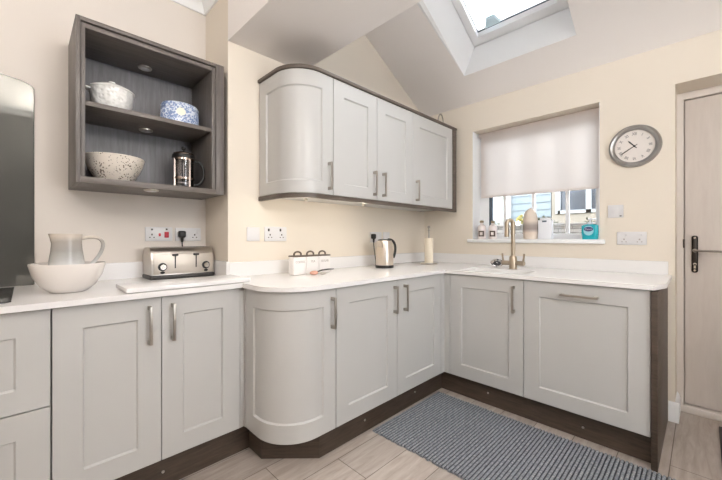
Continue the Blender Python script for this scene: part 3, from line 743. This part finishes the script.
# ------------------------------------------------------------------ things on the worktop, left
cx, cy = .134, 1.925
t_b = MB().lathe([(0, 0), (.056, 0), (.064, .004), (.092, .028), (.116, .070), (.128, .118), (.127, .123), (.122, .122), (.110, .074), (.086, .034), (.05, .014), (0, .011)], cx, cy, TOP + .0005, 56)
tag(t_b.build('mixing_bowl', M['ceramic'], loc=(cx, cy, TOP)), 'wide cream bowl standing by the hob, a jug inside it', 'bowl')
M['jug'] = zramp('grey_ombre_glaze', [(0, rgb(226, 225, 224)), (.105, rgb(222, 221, 219)), (.135, rgb(190, 190, 188)), (.175, rgb(166, 163, 158)), (.215, rgb(172, 165, 157)), (.237, rgb(208, 198, 186))], 0.22, .02)
jz = TOP + .012; jx, jy = .128, 1.925
t = thing('jug', 'grey and white glazed jug standing inside the wide bowl', 'jug', (jx, jy, jz))
b = MB().lathe([(0, 0), (.050, 0), (.054, .006), (.0605, .05), (.0615, .085), (.0585, .125), (.053, .165), (.0505, .195), (.051, .225), (.0525, .236), (.050, .237), (.048, .224), (.0475, .195), (.049, .165), (.054, .12), (.057, .085), (.05, .012), (0, .010)], jx, jy, jz, 48)
for v in b.bm.verts:      # pull the rim out into a lip on the left
    k = max(0, (v.co.z - (jz + .195)) / .042); dx, dy_ = v.co.x - jx, v.co.y - jy
    a = math.atan2(dy_, dx); w_ = max(0, math.cos(a - (PI + .25))) ** 6
    v.co.x -= .009 * k * w_; v.co.y -= .004 * k * w_
b.build('body', M['jug'], t)
MB().tube(bez((jx + .046, jy - .006, jz + .216), (jx + .165, jy - .012, jz + .252), (jx + .128, jy - .012, jz + .135), (jx + .057, jy - .004, jz + .080), 24), .0052, 12, 1.4).build('handle', M['jug'], t)

t = thing('worktop_saver', 'long white board lying on the worktop before the toaster', 'board', (.55, 1.77, TOP))
MB().box(.297, .838, 1.673, 1.905, TOP + .0025, TOP + .021, .002).build('board', M['worktop'], t)
for x in (.32, .81):
    for y in (1.70, 1.88): MB().lathe([(0, 0), (.008, 0), (.008, .003), (0, .003)], x, y, TOP, 12).build('foot', M['dgrey'], t)

# toaster
x0, x1, y0, y1, z0 = .485, .822, 2.105, 2.285, TOP
t = thing('toaster', 'polished steel four-slice toaster against the left wall', 'toaster', ((x0 + x1) / 2, (y0 + y1) / 2, z0))
MB().box(x0 - .004, x1 + .004, y0 - .004, y1, z0 + .0005, z0 + .024, .008, 3).build('base', M['dgrey'], t)
pr_ = [(y0, .024), (y0 + .002, .10), (y0 + .012, .148), (y0 + .030, .170), (y0 + .055, .178), (y1 - .04, .178), (y1 - .015, .166), (y1, .13), (y1, .024)]
MB().prism([(y, z0 + z) for y, z in pr_], x0, x1, .004, P=lambda y, z, x: (x, y, z)).build('body', M['steel'], t)
b = MB()
for k in range(2):
    xa = x0 + .02 + k * .158
    for yy in (y0 + .062, y0 + .105): b.box(xa, xa + .142, yy, yy + .022, z0 + .174, z0 + .1785)
b.build('slots', M['black'], t)
panel = MB().box(x0 + .012, x1 - .012, y0 - .0035, y0 + .004, z0 + .030, z0 + .140, .002)
panel.build('control_panel', M['satin'], t)
for k, xl in enumerate((.604, .716)):
    MB().box(xl - .003, xl + .003, y0 - .0045, y0 - .003, z0 + .060, z0 + .140).build('lever_slot', M['black'], t)
    MB().box(xl - .016, xl + .012, y0 - .022, y0 - .002, z0 + .130, z0 + .142, .003).build('lever', M['dgrey'], t)
for xk in (.540, .772):
    d = MB().cyl((xk, y0 - .003, z0 + .070), (xk, y0 - .007, z0 + .070), .023, .022, 28).build('dial', M['black'], t)
    MB().cyl((xk, y0 - .006, z0 + .070), (xk, y0 - .020, z0 + .070), .0165, .015, 28).build('knob', M['chrome'], d)
    MB().ball((xk, y0 - .004, z0 + .039), .012, 1, .35, .6).build('button', M['black'], t)
# toaster plug and lead on the double socket
px, pz = .694, 1.155
b = MB().box(px - .021, px + .021, WL - .045, WL - .0135, pz - .022, pz + .020, .010, 3)
b.cyl((px, WL - .03, pz - .018), (px, WL - .03, pz - .05), .009, .006)
pg = b.build('plug', M['black'], t)
MB().tube(bez((px, WL - .03, pz - .045), (px, WL - .03, pz - .10), (px + .02, WL - .012, pz - .13), (px + .02, WL - .018, TOP + .03)), .0035, 8).build('lead', M['black'], pg)

# ------------------------------------------------------------------ sockets and switches
def plate_A(t, x0, x1, z0, z1, y): return MB().box(x0, x1, y - .009, y - .0005, z0, z1, .003).build('faceplate', M['white_pl'], t)
def pins_A(t, x, z, y, m=None):
    b = MB().box(x - .004, x + .004, y - .0100, y - .0085, z + .006, z + .016)
    for s in (-1, 1): b.box(x + s * .011 - .0035, x + s * .011 + .0035, y - .0100, y - .0085, z - .009, z - .003)
    b.build('pin_holes', m or M['dgrey'], t)
def rocker_A(t, x, z, y, m=None, w=.006): MB().box(x - w, x + w, y - .012, y - .008, z - .009, z + .009, .002).build('rocker', m or M['white_pl'], t)
t = thing('cooker_switch', 'white cooker switch with red rockers above the toaster', 'switch', (.573, WL, 1.153))
plate_A(t, .500, .646, 1.112, 1.196, WL); pins_A(t, .535, 1.140, WL)
MB().box(.530, .540, WL - .0105, WL - .0085, 1.176, 1.186).build('neon', M['dgrey'], t)
rocker_A(t, .576, 1.150, WL, M['red'], .006)
MB().box(.601, .625, WL - .013, WL - .0085, 1.132, 1.168, .002).build('rocker', M['red'], t)
MB().box(.608, .618, WL - .0105, WL - .0085, 1.178, 1.188).build('neon', M['dgrey'], t)
t = thing('double_socket', 'white double socket with the toaster plug in it', 'socket', (.735, WL, 1.153))
plate_A(t, .662, .814, 1.112, 1.194, WL); pins_A(t, .775, 1.140, WL); rocker_A(t, .740, 1.168, WL); rocker_A(t, .792, 1.168, WL)
t = thing('blank_plate', 'plain white blank plate on the wall left of the canisters', 'wall plate', (1.0, WA, 1.155))
plate_A(t, .962, 1.046, 1.112, 1.197, WA)
for x in (.97, 1.038): MB().cyl((x, WA - .0085, 1.155), (x, WA - .0098, 1.155), .003, seg=10).build('screw', M['white_pl'], t)
t = thing('double_socket', 'empty white double socket on the wall above the canisters', 'socket', (1.16, WA, 1.155))
plate_A(t, 1.080, 1.241, 1.110, 1.203, WA)
for x in (1.118, 1.203):
    pins_A(t, x, 1.140, WA); rocker_A(t, x - .010, 1.182, WA, M['dgrey'], .006)
t = thing('single_socket', 'white socket behind the kettle with its plug in', 'socket', (2.13, WA, 1.14))
plate_A(t, 2.052, 2.192, 1.092, 1.180, WA); rocker_A(t, 2.17, 1.155, WA)
t = thing('fused_switch', 'small white fused switch to the right of the kettle socket', 'switch', (2.26, WA, 1.14))
plate_A(t, 2.216, 2.300, 1.092, 1.180, WA); rocker_A(t, 2.258, 1.14, WA)
def plate_B(t, y0, y1, z0, z1): return MB().box(WB - .009, WB - .0005, y0, y1, z0, z1, .003).build('faceplate', M['white_pl'], t)
t = thing('light_switch', 'square white light switch between window and clock', 'switch', (WB, .415, 1.31))
plate_B(t, .372, .457, 1.267, 1.353)
MB().box(WB - .0115, WB - .008, .393, .435, 1.292, 1.330, .002).build('rocker', M['white_pl'], t)
MB().box(WB - .0102, WB - .0085, .381, .392, 1.275, 1.281).build('indicator', M['dgrey'], t)
t = thing('double_socket', 'white double socket on the window wall near the back door', 'socket', (WB, .33, 1.128))
plate_B(t, .252, .407, 1.085, 1.171)
for y in (.288, .368):
    b = MB().box(WB - .0100, WB - .0085, y - .004, y + .004, 1.116, 1.126)
    for s in (-1, 1): b.box(WB - .0100, WB - .0085, y + s * .011 - .0035, y + s * .011 + .0035, 1.102, 1.108)
    b.build('pin_holes', M['ink'], t)
    MB().box(WB - .012, WB - .008, y - .016, y - .004, 1.142, 1.158, .002).build('rocker', M['white_pl'], t)

# ------------------------------------------------------------------ canisters, utensil, kettle, paper towel
words = ('COFFEE', 'TEA', 'SUGAR')
labs = ('white canister printed coffee, leftmost of the three by the wall', 'white canister printed tea, in the middle of the three', 'white canister printed sugar, rightmost of the three')
M['can'] = mat('white_enamel', rgb(238, 234, 231), 0.3, var=0.015)
M['lid'] = mat('bronze_lid', rgb(112, 100, 90), 0.4, 0.5, var=0.05)
for k in range(3):
    xc = 1.216 + .0975 * k; yc = 1.792
    t = thing('canister', labs[k], 'canister', (xc, yc, TOP), 'storage canisters')
    MB().box(xc - .0475, xc + .0475, yc - .030, yc + .030, TOP + .0005, TOP + .112, .006, 3).build('body', M['can'], t)
    MB().box(xc - .0485, xc + .0485, yc - .031, yc + .031, TOP + .112, TOP + .121, .003).build('lid', M['lid'], t)
    MB().tube([(xc - .026, yc, TOP + .120)] + [(xc - .026 * math.cos(PI * i / 12), yc, TOP + .128 + .016 * math.sin(PI * i / 12)) for i in range(13)] + [(xc + .026, yc, TOP + .120)], .0055, 10).build('handle', M['lid'], t)
    text_mesh(words[k], .020, M['ink'], 'lettering', t, (xc, yc - .0305, TOP + .080), (1, 0, 0), (0, 0, 1))
t = thing('serving_scoop', 'pink scoop with a dark handle lying before the canisters', 'utensil', (1.33, 1.70, TOP))
MB().ball((1.275, 1.700, TOP + .014), .026, 1.1, .8, .52).build('scoop', M['terracotta'], t)
MB().tube([(1.295, 1.700, TOP + .018), (1.34, 1.705, TOP + .026), (1.40, 1.712, TOP + .028), (1.45, 1.720, TOP + .026)], [.006, .008, .008, .005], 10, .6).build('handle', M['dgrey'], t)
tag(MB().ball((1.338, 1.690, TOP + .0085), .020, 1.2, .8, .42).build('pebble', M['steel'], loc=(1.338, 1.690, TOP)), 'small dull grey lump beside the pink scoop', 'pebble')

kx, ky = 1.978, 1.735
t = thing('kettle', 'brushed steel kettle with a dark handle on the worktop', 'kettle', (kx, ky, TOP))
MB().lathe([(0, 0), (.069, 0), (.071, .005), (.069, .020), (0, .021)], kx, ky, TOP + .0005, 40).build('power_base', M['black'], t)
MB().lathe([(.068, .022), (.069, .028), (.068, .08), (.064, .15), (.058, .200), (.056, .209), (0, .210)], kx, ky, TOP, 48).build('body', M['ksteel'], t)
MB().lathe([(.054, .2105), (.052, .216), (.035, .220), (0, .221)], kx, ky, TOP, 40).build('lid', M['dgrey'], t)
b = MB().prism([(-.020, .16), (.020, .16), (.026, .205), (-.026, .205)], 0, .012, P=lambda a, z, c: (kx - .060 - c - (z - .16) * .45, ky - .02 + a, TOP + z))
b.build('spout', M['ksteel'], t)
MB().tube(bez((kx + .030, ky - .01, TOP + .216), (kx + .100, ky - .03, TOP + .225), (kx + .108, ky - .034, TOP + .14), (kx + .078, ky - .024, TOP + .075), 20), .008, 12, 1.3).build('handle', M['black'], t)
px, pz = 2.068, 1.142
b = MB().box(px - .021, px + .021, WA - .045, WA - .0135, pz - .02, pz + .022, .010, 3).cyl((px, WA - .03, pz - .018), (px, WA - .03, pz - .05), .009, .006)
pg = b.build('plug', M['black'], t)
MB().tube(bez((px, WA - .03, pz - .045), (px + .005, WA - .03, pz - .14), (px + .01, WA - .05, TOP + .05), (px - .03, WA - .08, TOP + .006)), .0035, 8).build('lead', M['black'], pg)

tx, ty = 2.53, 1.70
t = thing('paper_towel_holder', 'steel paper towel stand in the corner of the worktop', 'paper towel holder', (tx, ty, TOP))
MB().lathe([(0, 0), (.074, 0), (.076, .004), (.072, .010), (0, .011)], tx, ty, TOP + .0005, 40).build('base', M['steel'], t)
MB().cyl((tx, ty, TOP + .010), (tx, ty, TOP + .318), .006).ball((tx, ty, TOP + .326), .014, 1, 1, .9).lathe([(.009, .292), (.012, .298), (.009, .304)], tx, ty, TOP, 16).build('rod', M['pewter'], t)
r_ = MB().lathe([(.021, .012), (.037, .012), (.0375, .014), (.0375, .226), (.037, .228), (.021, .228), (.020, .226), (.020, .014), (.021, .012)], tx, ty, TOP, 40)
tag(r_.build('paper_towel_roll', M['towel'], loc=(tx, ty, TOP + .012)), 'cream roll of kitchen paper on the steel stand', 'paper towel')

# ------------------------------------------------------------------ tap and strainer
tx, ty = 2.565, .988
t = thing('mixer_tap', 'brushed nickel swan-neck tap with two lever handles', 'tap', (tx, ty, TOP))
MB().lathe([(0, 0), (.031, 0), (.032, .004), (.027, .008), (.026, .085), (.022, .095), (.014, .100), (0, .1)], tx, ty, TOP + .0005, 32).build('body', M['nickel'], t)
pts = [(tx, ty, TOP + .09), (tx, ty, TOP + .20), (tx, ty, TOP + .315)]
dr = Vector((-.75, .66, 0)); R = .024
pts += [tuple(Vector((tx, ty, TOP + .33)) + dr * (R - R * math.cos(PI * i / 14)) + Vector((0, 0, R * 1.3 * math.sin(PI * i / 14)))) for i in range(15)]
e = Vector((tx, ty, 0)) + dr * 2 * R
pts += [(e.x, e.y, TOP + .30), (e.x, e.y, TOP + .245)]
MB().tube(pts, .0150, 16).build('spout', M['nickel'], t)
MB().cyl((e.x, e.y, TOP + .262), (e.x, e.y, TOP + .238), .016).build('nozzle', M['nickel'], t)
for s in (-1, 1):
    h_ = MB().cyl((tx, ty + s * .02, TOP + .045), (tx, ty + s * .074, TOP + .045), .017, .017).ball((tx, ty + s * .074, TOP + .045), .018, 1, .7, 1).build('valve', M['nickel'], t)
    MB().tube([(tx, ty + s * .072, TOP + .055), (tx, ty + s * .076, TOP + .085), (tx, ty + s * .078, TOP + .115)], [.008, .0065, .007], 10).build('lever', M['nickel'], h_)
c = Vector((2.575, 1.113, TOP + .030)); q = Matrix.Rotation(math.radians(-35), 3, Vector((-.4, .92, 0)).normalized())
t = thing('sink_strainer', 'round metal sink strainer with a dark centre beside the tap', 'strainer', (c.x, c.y, TOP))
MB().lathe([(.016, .001), (.030, .006), (.046, .010), (.048, .012), (.043, .0135), (.030, .009), (.018, .004)], c.x, c.y, c.z, 32, rot=q).build('rim', M['chrome'], t)
MB().lathe([(0, -.006), (.024, -.004), (.027, .0095), (.022, .0075), (0, .006)], c.x, c.y, c.z, 24, rot=q).build('basket', M['black'], t)
MB().lathe([(0, .006), (.006, .006), (.005, .013), (0, .014)], c.x, c.y, c.z, 16, rot=q).build('knob', M['chrome'], t)
p = c + Vector((.92, .4, 0)) * .036; MB().cyl((p.x, p.y, c.z + .026), (p.x + .004, p.y, TOP + .0005), .003).build('foot', M['chrome'], t)

# ------------------------------------------------------------------ blind, sill things
b = MB().box(WB + .002, wx0 - .001, wy1 - .004, wy1 - .0005, 1.121, wz1 - .001).box(WB + .002, wx0 - .001, wy0 + .0005, wy0 + .004, 1.121, wz1 - .001)
struct(b.build('trim_6', M['white_paint']), 'white plastered sides of the window recess', 'window recess')
t = thing('roller_blind', 'pale grey roller blind pulled halfway down the window', 'blind', (2.93, .97, 1.49))
MB().cyl((2.935, .512, 2.050), (2.935, 1.425, 2.050), .020, seg=28).build('roller_tube', M['fabric_blind'], t)
b = MB(); b.bm.faces.new([b.bm.verts.new(p) for p in ((2.914, .518, 1.5), (2.914, 1.403, 1.5), (2.914, 1.403, 2.055), (2.914, .518, 2.055))]); b.build('fabric', M['fabric_blind'], t)
MB().box(2.910, 2.9185, .518, 1.403, 1.486, 1.503, .002).build('bottom_bar', M['fabric_blind'], t)
for y in (.513, 1.427): MB().box(2.915, 2.960, y - .002, y + .002, 2.025, 2.076).build('bracket', M['white_pl'], t)
SILL = 1.12
def bottle(x, y, label, tall):
    t = thing('bottle', label, 'bottle', (x, y, SILL), 'amber label bottles on the sill')
    MB().lathe([(0, 0), (.032, 0), (.035, .004), (.035, .100), (.030, .116), (.014, .128), (.013, tall - .022), (0, tall - .021)], x, y, SILL + .0005, 32).build('body', mat('clear_pink_bottle', rgb(236, 226, 224), 0.15, var=0.02, coat=.5), t)
    MB().lathe([(0, tall - .022), (.016, tall - .022), (.017, tall - .004), (0, tall)], x, y, SILL, 20).build('cap', mat('cork_cap', rgb(148, 132, 108), 0.7, var=0.1), t)
    b = MB(); n = 10
    for r_, zz0, zz1, a0, a1, m, nm in ((.0356, .022, .072, 2.75, 4.15, 'ink_dark', 'label'), (.0360, .034, .060, 3.1, 3.75, 'face', 'label_panel')):
        b = MB()
        A_ = [(b.bm.verts.new((x + r_ * math.cos(a0 + (a1 - a0) * i / n), y + r_ * math.sin(a0 + (a1 - a0) * i / n), SILL + zz0)), b.bm.verts.new((x + r_ * math.cos(a0 + (a1 - a0) * i / n), y + r_ * math.sin(a0 + (a1 - a0) * i / n), SILL + zz1))) for i in range(n + 1)]
        for p, q_ in zip(A_, A_[1:]): b.bm.faces.new((p[0], q_[0], q_[1], p[1]))
        b.build(nm, M[m], t)
M['ink_dark'] = mat('brown_label', rgb(74, 54, 46), 0.5, var=0.1)
bottle(2.862, 1.372, 'clear bottle with a brown label at the left end of the sill', .165)
bottle(2.892, 1.286, 'clear bottle with a brown label, second from the left on the sill', .160)
M['vase'] = zramp('cream_taupe_dip_glaze', [(0, rgb(230, 216, 202)), (.05, rgb(226, 210, 196)), (.08, rgb(158, 144, 138)), (.11, rgb(168, 154, 147)), (.145, rgb(226, 212, 198)), (.25, rgb(236, 222, 208))], 0.5, .0)
vx, vy = 2.885, .975
t = thing('vase', 'tall rounded cream vase with a taupe band on the sill', 'vase', (vx, vy, SILL))
MB().lathe([(0, 0), (.044, 0), (.050, .004), (.054, .05), (.055, .11), (.053, .16), (.046, .200), (.034, .226), (.016, .240), (0, .243)], vx, vy, SILL + .0005, 40).build('body', M['vase'], t)
MB().lathe([(.010, .240), (.011, .249), (.008, .250), (.007, .242)], vx, vy, SILL, 20).build('neck', M['vase'], t)
t = thing('carton', 'white box with a small dark mark on the sill beside the vase', 'box', (2.9, .868, SILL))
MB().box(2.875, 2.935, .822, .915, SILL + .0005, SILL + .150, .002).box(2.885, 2.925, .832, .905, SILL + .150, SILL + .168, .004).build('body', mat('white_card', rgb(240, 242, 248), 0.5, var=0.01), t)
MB().box(2.8742, 2.8752, .853, .885, SILL + .134, SILL + .146).build('printed_mark', M['gasket'], t)
sx, sy = 2.835, .560
t = thing('soap_dispenser', 'bright aqua hand soap pump bottle on the right of the sill', 'soap', (sx, sy, SILL))
MB().lathe([(0, 0), (.040, 0), (.043, .004), (.047, .05), (.046, .098), (.038, .104), (.014, .108), (0, .108)], sx, sy, SILL + .0005, 44, sx=.62, sy=1.08, square=3.2).build('body', M['aqua'], t)
MB().lathe([(0, .108), (.016, .108), (.016, .122), (.006, .124), (.006, .138), (0, .138)], sx, sy, SILL, 24).build('collar', M['clear_pump'], t)
MB().box(sx - .016, sx + .016, sy - .012, sy + .012, SILL + .138, SILL + .150, .004).box(sx - .006, sx + .004, sy - .040, sy - .008, SILL + .138, SILL + .147, .003).build('pump', M['clear_pump'], t)
b = MB(); b.lathe([(0, 0), (1, 0), (1, .0015), (0, .0015)], 0, 0, 0, 32)
for v in b.bm.verts: v.co = Vector((sx - .0300 - v.co.z, sy + .003 + v.co.x * .030, SILL + .062 + v.co.y * .034))
b.build('label', mat('pale_aqua_label', rgb(150, 212, 224), 0.4, var=0.02), t)
b = MB(); b.lathe([(0, 0), (1, 0), (1, .0022), (0, .0022)], 0, 0, 0, 32)
for v in b.bm.verts: v.co = Vector((sx - .0302 - v.co.z, sy + .003 + v.co.x * .027, SILL + .072 + v.co.y * .016))
b.build('badge', M['navy'], t)
text_mesh('Carex', .0165, M['white_pl'], 'lettering', t, (sx - .0330, sy + .003, SILL + .072), (0, -1, 0), (0, 0, 1), .0003)

# ------------------------------------------------------------------ clock
ky_, kz, kr = .314, 1.731, .137
t = thing('wall_clock', 'round pewter wall clock showing twenty to eleven', 'clock', (WB, ky_, kz))
rotx = Matrix.Rotation(-PI / 2, 3, 'Y')
MB().lathe([(.104, .006), (.106, .022), (.112, .030), (.124, .034), (.134, .026), (.137, .012), (.137, 0.001), (.104, .001), (.104, .006)], WB, ky_, kz, 64, rot=rotx).build('rim', M['clockrim'], t)
MB().lathe([(0, .004), (.106, .004), (.106, .008), (0, .008)], WB, ky_, kz, 64, rot=rotx).build('dial', M['face'], t)
num = ['XII', 'I', 'II', 'III', 'IIII', 'V', 'VI', 'VII', 'VIII', 'IX', 'X', 'XI']
for i, s in enumerate(num):
    a = 2 * PI * i / 12
    text_mesh(s, .026, M['clock_ink'], 'numeral', t, (WB - .0086, ky_ - .080 * math.sin(a), kz + .080 * math.cos(a)), (0, -math.cos(a), -math.sin(a)), (0, -math.sin(a), math.cos(a)), .0003, .8)
def hand(a, l, w, x, name):
    d = Vector((0, -math.sin(a), math.cos(a))); n = Vector((0, d.z, -d.y)); c0 = Vector((WB - x, ky_, kz))
    b = MB(); P_ = [c0 - d * .018 - n * w * .6, c0 - d * .018 + n * w * .6, c0 + d * l * .75 + n * w, c0 + d * l, c0 + d * l * .75 - n * w]
    lo = [b.bm.verts.new(p) for p in P_]; hi = [b.bm.verts.new(p - Vector((.0015, 0, 0))) for p in P_]
    b.bm.faces.new(lo); b.bm.faces.new(hi)
    for i in range(5): b.bm.faces.new((lo[i], lo[(i + 1) % 5], hi[(i + 1) % 5], hi[i]))
    b.build(name, M['black'], t)
hand(2 * PI * (10 + 40 / 60) / 12, .054, .004, .0105, 'hour_hand'); hand(2 * PI * 39.5 / 60, .086, .003, .0125, 'minute_hand')
MB().cyl((WB - .009, ky_, kz), (WB - .016, ky_, kz), .006, seg=16).build('spindle', M['black'], t)

# ------------------------------------------------------------------ rug and mat
b = MB(); pitch = .0175; xs = [1.455 + (2.145 - 1.455) * i / 30 for i in range(31)]
n = int((1.36 + .30) / pitch); rows = []
for k in range(n + 1):
    for f, z in ((0, .0015), (.15, .0095), (.5, .0125), (.85, .0095)):
        rows.append((1.36 - (k + f) * pitch, z))
Vv = []
for j, (y, z) in enumerate(rows):
    k = j // 4; jx = random.uniform(-.004, .004) if j % 4 == 0 else jx
    Vv.append([b.bm.verts.new((x + jx - .02 * (y - .8) * (1 - i / 30), y + .0005 * math.sin(i * 1.7 + k * 2.3), z)) for i, x in enumerate(xs)])
rug_dark = []; qj = 0
for A_, B2 in zip(Vv, Vv[1:]):
    for i in range(30): b.bm.faces.new((A_[i], A_[i + 1], B2[i + 1], B2[i])); rug_dark.append(qj % 4 in (0, 3))
    qj += 1
be = [v for v in b.bm.verts]
r = bmesh.ops.extrude_edge_only(b.bm, edges=[e for e in b.bm.edges if e.is_boundary])
for v in [g for g in r['geom'] if isinstance(g, bmesh.types.BMVert)]: v.co.z = .0006
ro = b.build('rug', M['rug'], loc=(1.8, .6, 0), sharp=70)
ro.data.materials.append(M['rug_groove'])
for k, p in enumerate(ro.data.polygons[:30 * (len(rows) - 1)]):
    if rug_dark[k]: p.material_index = 1
tag(ro, 'ribbed blue grey woven rug on the tiled floor', 'rug')
tag(MB().box(2.35, 2.93, -.70, -.068, .0005, .012, .003).build('doormat', mat('dark_coir', rgb(70, 66, 62), 0.95, var=0.2, scale=90), loc=(2.65, -.4, 0)), 'dark doormat before the back door at the right edge', 'doormat')

# ------------------------------------------------------------------ outside the window
struct(MB().box(WT, 14, -6, 9, -.08, 0).build('ground', M['paving']), 'paved yard outside the window', 'ground')
t = thing('garden_wall', 'low coursed stone garden wall outside the window', 'garden wall', (5.1, 1.5, 0))
MB().box(5.0, 5.2, -1.5, 4.5, 0, 1.285).build('stonework', M['stone'], t)
MB().box(4.97, 5.23, -1.5, 4.5, 1.285, 1.325, .006).build('coping', M['stone'], t)
struct(MB().box(5.2, 6.98, -1.5, 4.5, 0, 1.24).build('raised_bed', M['leaf']), 'raised planted bed behind the garden wall', 'garden bed')
t = thing('neighbouring_house', 'pale neighbouring house with white framed windows across the garden', 'house', (7.4, 1.5, 0))
b = MB()
for i in range(14): b.prism([(7.0, 0), (7.0, .14), (6.985, 0)], 2.0, 6, P=lambda x, z, y, i=i: (x, y, 1.25 + .14 * i + z))
b.box(7.0, 8.5, 2.0, 6, 0, 3.2); b.build('siding_wall', M['siding'], t)
b = MB().box(7.0, 8.5, -3, 1.99, 0, 1.57).box(7.0, 8.5, -3, 1.99, 2.5, 3.2).box(7.0, 8.5, -3, -.4, 1.57, 2.5).box(7.0, 8.5, 1.92, 1.99, 1.57, 2.5)
b.build('stone_wall', M['cream_render'], t)
f = MB()
for y in (-.4, .55, 1.40, 1.88): f.box(6.97, 7.06, y - .04, y + .04, 1.57, 2.5)
f.box(6.97, 7.06, -.4, 1.88, 1.57, 1.63).box(6.97, 7.06, -.4, 1.88, 2.44, 2.5)
fr = f.build('window_frame', M['outframe'], t)
MB().box(7.03, 7.04, -.4, 1.88, 1.63, 2.44).build('pane', M['dark_glass'], fr)
f = MB().box(6.95, 7.06, 3.02, 3.08, 1.45, 2.6).box(6.95, 7.06, 2.9, 2.94, 1.45, 2.6).box(6.95, 7.06, 2.72, 2.76, 1.45, 2.6).box(6.95, 7.06, 2.72, 3.08, 1.40, 1.46)
fr = f.build('window_frame', M['outframe'], t)
MB().box(6.96, 6.99, 2.76, 3.02, 1.46, 2.6).build('pane', mat('green_glass', rgb(150, 168, 160), 0.15, var=0.2, scale=4), fr)
def shrub(x, y, z, r_, n, label, m='leaf', name='shrub', cat='shrub'):
    t = thing(name, label, cat, (x, y, z))
    b = MB()
    for _ in range(n):
        d = Vector((random.gauss(0, 1), random.gauss(0, 1), abs(random.gauss(0, .7)))); d = d.normalized() * r_ * random.uniform(.45, 1)
        p = Vector((x, y, z)) + d; a = Vector((random.uniform(-1, 1), random.uniform(-1, 1), random.uniform(-.3, 1))).normalized()
        s = Vector((random.uniform(-1, 1), random.uniform(-1, 1), random.uniform(-1, 1))).cross(a).normalized(); l = r_ * .38; w_ = l * .35
        v = [b.bm.verts.new(q_) for q_ in (p, p + a * l * .5 + s * w_, p + a * l, p + a * l * .5 - s * w_)]
        b.bm.faces.new(v)
    b.build('leaves', M[m], t)
    b = MB()
    for _ in range(6): b.tube([(x, y, z), (x + random.uniform(-.5, .5) * r_, y + random.uniform(-.5, .5) * r_, z + .6 * r_)], .006, 6)
    b.build('stems', M['plinth'], t)
shrub(5.5, 1.62, 1.24, .19, 160, 'dark green shrub behind the garden wall, left of the soap bottle')
shrub(5.5, 1.08, 1.24, .15, 120, 'dark green shrub behind the garden wall, above the soap bottle')
shrub(5.5, 2.42, 1.24, .15, 120, 'dark green shrub behind the garden wall, above the second sill bottle')
shrub(5.36, 1.88, 1.33, .14, 160, 'yellow flowering shrub on the garden wall behind the vase', 'yellow', 'flowering_shrub')

# ------------------------------------------------------------------ light
w = bpy.data.worlds.new('World'); scn.world = w; w.use_nodes = True
bg = w.node_tree.nodes['Background']; bg.inputs['Color'].default_value = (0.92, 0.96, 1.0, 1); bg.inputs['Strength'].default_value = 7.5
def lamp(x, y, z, ceil, watts, col, label):  # fill lamps added out of view to brighten ceiling and upper walls
    t = thing('fill_lamp', label, 'lamp', (x, y, ceil))
    MB().lathe([(0, -.02), (.045, -.02), (.05, 0), (0, 0)], x, y, ceil, 24).build('ceiling_rose', M['chrome'], t)
    MB().cyl((x, y, z + .16), (x, y, ceil - .02), .003, seg=8).build('flex', M['black'], t)
    MB().lathe([(.02, .165), (.024, .16), (.024, .13), (.02, .125)], x, y, z, 20).build('lamp_holder', M['chrome'], t)
    MB().lathe([(.0, -.15), (.10, -.135), (.17, -.10), (.205, -.055), (.200, -.053), (.165, -.095), (.10, -.128), (.0, -.143)], x, y, z, 40).build('light_blocking_bowl', M['white_paint'], t)  # bowl added to keep lamp light off the floor and base cabinets
    b = MB()
    for k in range(3):
        a = 2 * PI * k / 3; b.tube([(x + .2 * math.cos(a), y + .2 * math.sin(a), z - .055), (x + .01 * math.cos(a), y + .01 * math.sin(a), z + .17)], .0015, 6)
    b.build('chain', M['chrome'], t)
    ld = bpy.data.lights.new('bulb', 'POINT'); ld.shadow_soft_size = .12; ld.energy = watts; ld.color = col
    o = bpy.data.objects.new('bulb', ld); COL.objects.link(o); o.parent = t; o.location = (0, 0, z - ceil)
for o in [q_ for q_ in bpy.data.objects if q_.name.startswith('puck_light') and q_.parent.name.startswith(('curved_wall', 'wall_cab'))]:
    ld = bpy.data.lights.new('under_cabinet_lamp', 'POINT'); ld.shadow_soft_size = .03; ld.energy = .9; ld.color = (1.0, .90, .74)
    l_ = bpy.data.objects.new('under_cabinet_lamp', ld); COL.objects.link(l_); l_.parent = o
    c_ = Vector(o.data.vertices[0].co); l_.location = (sum(v.co.x for v in o.data.vertices) / len(o.data.vertices), sum(v.co.y for v in o.data.vertices) / len(o.data.vertices), min(v.co.z for v in o.data.vertices) - .035)
WARM = (1.0, .98, .95)
lamp(-.75, -.10, 2.18, CH, 52, WARM, 'added fill lamp over the left side of the room, unseen behind the camera')
lamp(.45, -.80, 2.18, CH, 60, WARM, 'added fill lamp near the ceiling beam, unseen behind the camera')

# ------------------------------------------------------------------ camera
cd = bpy.data.cameras.new('Camera'); cam = bpy.data.objects.new('Camera', cd); COL.objects.link(cam)
cd.sensor_fit = 'HORIZONTAL'; cd.sensor_width = 36.0; cd.lens = 338.768 / 722 * 36
cd.shift_y = -(240 - 237.587) / 722; cd.clip_start = .05
cam.location = (0, 0, 1.1329); cam.rotation_euler = (PI / 2, 0, -.7813)
scn.camera = cam
vs = scn.view_settings; scn.display_settings.display_device = 'sRGB'
vs.view_transform = 'Standard'; vs.look = 'None'; vs.gamma = 1.0; vs.use_curve_mapping = False; vs.exposure = 0.3
for o in bpy.data.objects:
    if '_w' in o: del o['_w']
